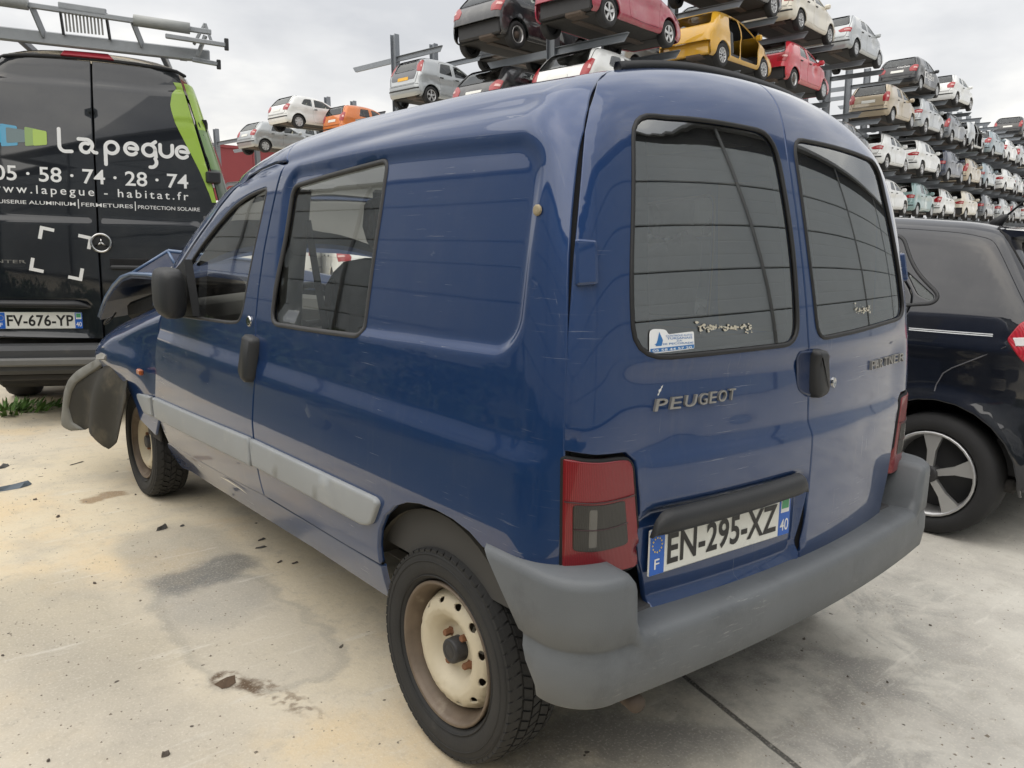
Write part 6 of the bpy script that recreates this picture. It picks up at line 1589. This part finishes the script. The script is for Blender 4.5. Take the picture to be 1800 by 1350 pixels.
_sm = [v for v in PRO.values() if v[2].get('pmat') is not None][0]; _sr, _stch, _, _snr, _stat = _sm[0]
panel('tailgate_skin', _stch, _snr, rpoly([(_stat(.78), -.66, .08), (_stat(1.50), -.76, .08), (_stat(1.50), .76, .08), (_stat(.78), .66, .08)]), [rpoly([(_stat(1.05), -.60, .08), (_stat(1.43), -.60, .08), (_stat(1.43), .60, .08), (_stat(1.05), .60, .08)])], .09, None, P('tailgate_grey', (.075, .08, .09), .4, coat=.6), _sr, off=.006, flange=.01)
# white lettering on the black top-shelf car
d_ = dict(HATCH); pr_ = [v for k_, v in PRO.items() if v[0][0] is city]
_, ctch, csch, cnr, ctat = pr_[0][0] if pr_ else (None,)*5
if csch:
    V, Fc = fit_text('CityZen', 0, 1, 0, 1, offset=.012)
    c = np.stack([1.02+1.35*V[:, 0], .52+.34*V[:, 1]], 1); Pp = csch(c); Pp = Pp+cnr(Pp)*.006; Pp[:, 0] *= -1
    mk('side_lettering', Pp, Fc, LETTER_W, city, False)
    V, Fc = fit_text('CityZen', -.05, .62, 0, 1, offset=.012); c = np.stack([ctat(.90)+.10*V[:, 1], V[:, 0]*.8], 1); Pp = ctch(c); mk('tailgate_lettering', Pp+cnr(Pp)*.008, Fc, LETTER_W, city, False)
    c = np.array([(.98, .36), (1.10, .36), (1.02, .95), (.90, .95)]); Pp = csch(c); Pp = Pp+cnr(Pp)*.006; Pp[:, 0] *= -1; mk('side_band', Pp, [(0, 1, 2, 3)], LETTER_W, city, False)
# ------------------------------------------------------------------ dark red building
RB = P('red_cladding', (.22, .035, .04), .6, noise=.1, nscale=1.5)
rb = empty('red_building', tuple(rk_pt(24, 52, 0)), 0, 'dark red metal clad building behind the racks at far left', 'building'); rb.matrix_world = rk_mat(18, 50, -1.6)
for k in range(14):
    MB().box((0, -8+k*3.0, 3.9), (.12, 2.97, 8.0), bev=.01).build('cladding_panel', RB, rb)
MB().box((-6.2, 11.5, 3.9), (12, 41, 7.9)).build('building_core', P('core_grey', (.10, .03, .032), .8), rb)
MB().box((.03, 11.5, 7.95), (.24, 42.2, .18)).build('roof_flashing', RB, rb)
MB().box((.08, 3.0, 1.9), (.10, 4, 3.8), bev=.02).build('roller_door', P('door_grey', (.3, .3, .3), .6), rb)
MB().box((.08, -2.6, 3.6), (.10, 2.2, .2), bev=.02).build('lamp_bar', P('door_grey', (.3, .3, .3)), rb)
# ------------------------------------------------------------------ grey warehouse that stands behind the photographer (seen in reflections)
CLAD = P('grey_cladding', (.47, .51, .54), .55, noise=.08, nscale=.6)
JOINT = P('cladding_joint', (.03, .033, .036), .7); PIPE = P('downpipe', (.20, .205, .21), .5)
def warehouse(label, org, rz, length, H=8.4, bays=6.0):
    r = empty('warehouse', org, rz, label, 'building')
    nb = int(length/bays)
    pm = MB()
    # panel: shallow ribs along its length
    V = []; prof = [(0, 0), (.02, .035), (.30, .035), (.32, .028), (.34, .035), (.62, .035), (.64, .028), (.66, .035), (.98, .035), (1.0, 0)]
    for x in (0, bays): V += [(x, -q, z*1.02*1.3) for z, q in prof]
    n = len(prof); me = mesh_data('cladding_panel', V, [(k, k+1, n+k+1, n+k) for k in range(n-1)], CLAD, False)
    for i in range(nb):
        for j in range(int(H/1.36)):
            o = link(bpy.data.objects.new('cladding_panel', me), r); o.location = (i*bays, -.02, .10+j*1.36)
        if i % 2 == 0: MB().tube([(i*bays+.35, -.12, .1), (i*bays+.35, -.12, H-.1)], .085, 8).build('downpipe', PIPE, r, True)
    MB().box((nb*bays/2, 4.0, H/2), (nb*bays, 8.0, H-.02)).build('wall_core', JOINT, r)
    MB().box((nb*bays/2, -.10, H+.05), (nb*bays+.2, .30, .16)).build('roof_gutter', PIPE, r)
    return r
warehouse('grey clad warehouse behind the photographer, mirrored in the rear windows', (46, -1.2, 0), math.pi+.185, 84, 8.9)
warehouse('grey clad warehouse left of the yard, mirrored in the van side', (-15.5, -8, 0), math.pi/2, 60, 8.4)
bpy.data.objects['warehouse.001'].rotation_euler[2] = math.pi/2
# ------------------------------------------------------------------ planted verge in front of the warehouse
random.seed(11)
LEAFM = P('verge_green', (.055, .085, .03), .8, noise=.6, nscale=1.2)
soil = mk('verge', [(-15.4, -7, .006), (-2.55, -7, .006), (-2.25, 3, .006), (-2.05, 7, .006), (-2.3, 40, .006), (-15.4, 40, .006)], [(0, 1, 2, 3, 4, 5)], P('verge_soil', (.055, .06, .03), .95, noise=.5, nscale=2), None, False); tag(soil, kind='structure')
def shrub_mesh(seed, n=420, R_=.75, hh=.7):
    rn = random.Random(seed); V = []; Fc = []
    for i in range(n):
        a = rn.uniform(0, 6.283); q = R_*math.sqrt(rn.random())*rn.uniform(.6, 1.1); z = hh*rn.random()**.8*(1-(q/R_/1.2)**2)+.03; s_ = rn.uniform(.05, .13)
        c = np.array([q*math.cos(a), q*math.sin(a), max(.03, z)]); u_ = np.array([rn.gauss(0, 1) for _ in range(3)]); u_ /= np.linalg.norm(u_); v_ = np.cross(u_, [rn.gauss(0, 1) for _ in range(3)]); v_ /= np.linalg.norm(v_)
        b = len(V); V += [c-u_*s_, c+v_*s_*.4, c+u_*s_, c-v_*s_*.4]; Fc.append((b, b+1, b+2, b+3))
    return V, Fc
V = []; Fc = []
for i in range(110):
    x, y = -3.3-10*random.random()**1.7, random.uniform(-5, 24); v_, f_ = shrub_mesh(i, 160, random.uniform(.5, .95), random.uniform(.2, .45)+.04*max(0, -x-4)); b = len(V)
    V += [(p[0]+x, p[1]+y, p[2]) for p in v_]; Fc += [tuple(q+b for q in f) for f in f_]
tag(mk('ground_cover', V, Fc, LEAFM, None, False), 'low green planting along the warehouse wall', 'plants', kind='stuff')
# ------------------------------------------------------------------ vehicles beyond the van (seen through its windows)
VANP = dict(W=1.95, belt=1.30, yr=.95, yf=4.2, wr=.33, zb=.35, mir=3.9, tum=.10, k=.12,
    prof=[(.06, .33, .03), (.0, .45, .05), (-.01, .8, .1), (.02, 1.4, .2), (.06, 2.0, .12), (.16, 2.22, .1), (.6, 2.28, .3), (2.0, 2.30, .3), (3.4, 2.24, .2), (3.75, 2.05, .15), (4.55, 1.30, .1), (5.1, 1.10, .2), (5.35, .80, .1), (5.35, .40, .06), (5.2, .32, .03)],
    doors=[[(4.3, .45, .06), (4.35, 1.30, .05), (3.62, 1.98, .08), (3.25, 2.0, .05), (3.25, .45, .06)]], wins=[(0, [(4.15, 1.33, .05), (3.60, 1.86, .05), (3.33, 1.88, .04), (3.33, 1.32, .04)])],
    rwin=(1.30, 1.9, .8), fwin=(1.34, 1.98), bump=.62, plate=.95, lamp=(.95, 1.35, .95), trim=None)
KV = ('v', VANP)
def park(u, Z, kind, paint, label, yaw, dz=0, cat='car', **k):
    d = ray_(u, 440)*Z; x, y = CAM_POS[0]+d.x, CAM_POS[1]+d.y
    m4 = Matrix.Translation((x, y, float(ground_z(x)))) @ Matrix.Rotation(yaw, 4, 'Z'); return put(kind, paint, 0, 0, 0, label, cat, group='white vehicles parked beyond the blue van', mat4=m4, **k)
park(560, 21, KV, 'white', 'white delivery van seen through the side window of the blue van', .9, cat='van')
park(655, 19, KS, 'white', 'white crossover seen through the side window of the blue van', -.35, wheels=ALW)
park(425, 24, KV, 'white', 'white panel van seen through the front door window of the blue van', .2, cat='van')
# ------------------------------------------------------------------ scraps lying on the concrete
def gpt(u, v):
    d = ray_(u, v); t = -CAM_POS[2]/d.z; return (CAM_POS[0]+d.x*t, CAM_POS[1]+d.y*t)
SCR = P('scrap_dark', (.075, .072, .068), .6, noise=.4, nscale=20); SCRB = P('scrap_blue', (.10, .13, .16), .45, noise=.3, nscale=20); STONE = P('pebble', (.12, .10, .085), .9, noise=.4, nscale=40)
random.seed(21)
def shard(nm, u, v, L_, W_, h, ang, mat, label, cat, seed):
    L_ *= .78; W_ *= .78; h *= .7; x, y = gpt(u, v); rn = random.Random(seed); n = 9; V = []; Fc = []
    for s_ in (0, 1):
        for k in range(n):
            a = 2*math.pi*k/n; rr = rn.uniform(.65, 1.1) if s_ == 0 else None
            if s_ == 0: V.append((L_/2*math.cos(a)*rr, W_/2*math.sin(a)*rr, .0015))
    for k in range(n): px_, py_, _ = V[k]; V.append((px_*.8, py_*.7, h*(.55+.45*math.sin(k*1.7))))
    V.append((0, 0, h*.9))
    Fc = [tuple(range(n))[::-1]]+[(k, (k+1) % n, n+(k+1) % n, n+k) for k in range(n)]+[(n+k, n+(k+1) % n, 2*n) for k in range(n)]
    o = mk(nm, V, Fc, mat, None, False); o.location = (x, y, .0); o.rotation_euler = (0, 0, ang); tag(o, label, cat, 'scraps lying on the concrete'); return o
shard('plastic_scrap', 24, 858, .30, .075, .035, .15, SCRB, 'blue grey plastic shard on the concrete at the left edge', 'scrap', 1)
shard('plastic_scrap', 5, 821, .12, .08, .02, .9, SCR, 'small dark shard at the left edge above the blue grey one', 'scrap', 2)
shard('plastic_scrap', 286, 930, .10, .035, .03, .5, SCR, 'curled black scrap at the top of the grey damp patch', 'scrap', 3)
shard('plastic_scrap', 320, 925, .035, .02, .012, .2, SCR, 'tiny dark crumb right of the curled black scrap', 'scrap', 4)
shard('plastic_scrap', 460, 949, .055, .025, .010, .3, SCR, 'flat dark scrap beside the van sill, upper of two', 'scrap', 5)
shard('plastic_scrap', 458, 963, .070, .025, .010, -.2, SCR, 'flat dark scrap beside the van sill, lower of two', 'scrap', 6)
shard('plastic_scrap', 492, 988, .05, .022, .008, .4, STONE, 'left one of two small brown crumbs below the sill', 'scrap', 7)
shard('plastic_scrap', 518, 990, .05, .025, .008, 0, STONE, 'right one of two small brown crumbs below the sill', 'scrap', 8)
shard('twig', 135, 815, .16, .012, .008, .5, SCR, 'thin dark twig lying left of the front wheel', 'twig', 9)
for i, (u, v, s_, lb) in enumerate(((62, 879, .026, 'pebble below the blue grey shard'), (102, 909, .030, 'pebble left of the grey damp patch'), (166, 1026, .022, 'pebble at the left of the grey stain, near the ochre dust'), (290, 1328, .034, 'dark pebble at the bottom edge left of centre'), (85, 1338, .018, 'tiny pebble in the bottom left corner'), (238, 870, .020, 'pebble beside the front wheel'), (1413, 1124, .018, 'pebble on the pale concrete behind the bumper'), (1560, 1200, .016, 'pebble at the lower right'), (1635, 1100, .016, 'pebble right of the rust spot'), (5, 1153, .016, 'pebble at the left edge low down'), (1490, 1190, .014, 'pebble below the rust spot'))):
    shard('pebble', u, v, s_, s_*.8, s_*.55, i, STONE, lb, 'pebble', 40+i)
# mud clod
shard('mud_clod', 398, 1200, .11, .08, .004, .6, P('mud', (.10, .065, .04), .95, noise=.4, nscale=40, bump=.6, bscale=80), 'clod of dried brown mud left of the rear wheel', 'mud', 77)
# weed by the left edge
rn = random.Random(5); V = []; Fc = []; x0, y0 = gpt(8, 722)
for i in range(260):
    a = rn.uniform(0, 6.283); q = .26*rn.random()**.7; b = len(V); hgt = rn.uniform(.015, .075); wd = rn.uniform(.008, .022); t_ = rn.uniform(0, 6.283); ln_ = rn.uniform(.02, .06)
    bx, by = q*math.cos(a)*1.5, q*math.sin(a); V += [(bx-wd*math.cos(t_), by-wd*math.sin(t_), .0), (bx+wd*math.cos(t_), by+wd*math.sin(t_), .0), (bx+ln_*math.cos(a)+wd*.7*math.cos(t_), by+ln_*math.sin(a)+wd*.7*math.sin(t_), hgt*.8), (bx+ln_*1.6*math.cos(a), by+ln_*1.6*math.sin(a), hgt)]
    Fc += [(b, b+1, b+2), (b, b+2, b+3)]
o = mk('weed', V, Fc, P('weed_green', (.10, .20, .04), .7, noise=.4, nscale=9), None, False); o.location = (x0, y0, .002); tag(o, 'low green weed growing at the left edge under the black van', 'plant')

# loose grit too small to count
rn = random.Random(9); V = []; Fc = []
for i in range(2600):
    if i < 1700: x, y = rn.uniform(-2.2, -.9), rn.uniform(.3, 5.5)
    else: x, y = rn.uniform(-.6, 3.0), rn.uniform(-1.0, .9)
    s_ = rn.uniform(.0012, .0034)*(2.0 if rn.random() < .04 else 1); b = len(V); a = rn.uniform(0, 6.28)
    for k in range(4): V.append((x+s_*1.3*math.cos(a+k*1.57)*rn.uniform(.6, 1.2), y+s_*1.3*math.sin(a+k*1.57)*rn.uniform(.6, 1.2), .0))
    V.append((x+rn.uniform(-.3, .3)*s_, y+rn.uniform(-.3, .3)*s_, s_*rn.uniform(.6, 1.2))); Fc += [(b, b+1, b+4), (b+1, b+2, b+4), (b+2, b+3, b+4), (b+3, b, b+4)]
tag(mk('grit', V, Fc, P('grit_stone', (.24, .21, .17), .9, noise=.6, nscale=30), None, False), 'fine grit scattered on the concrete', 'grit', kind='stuff')
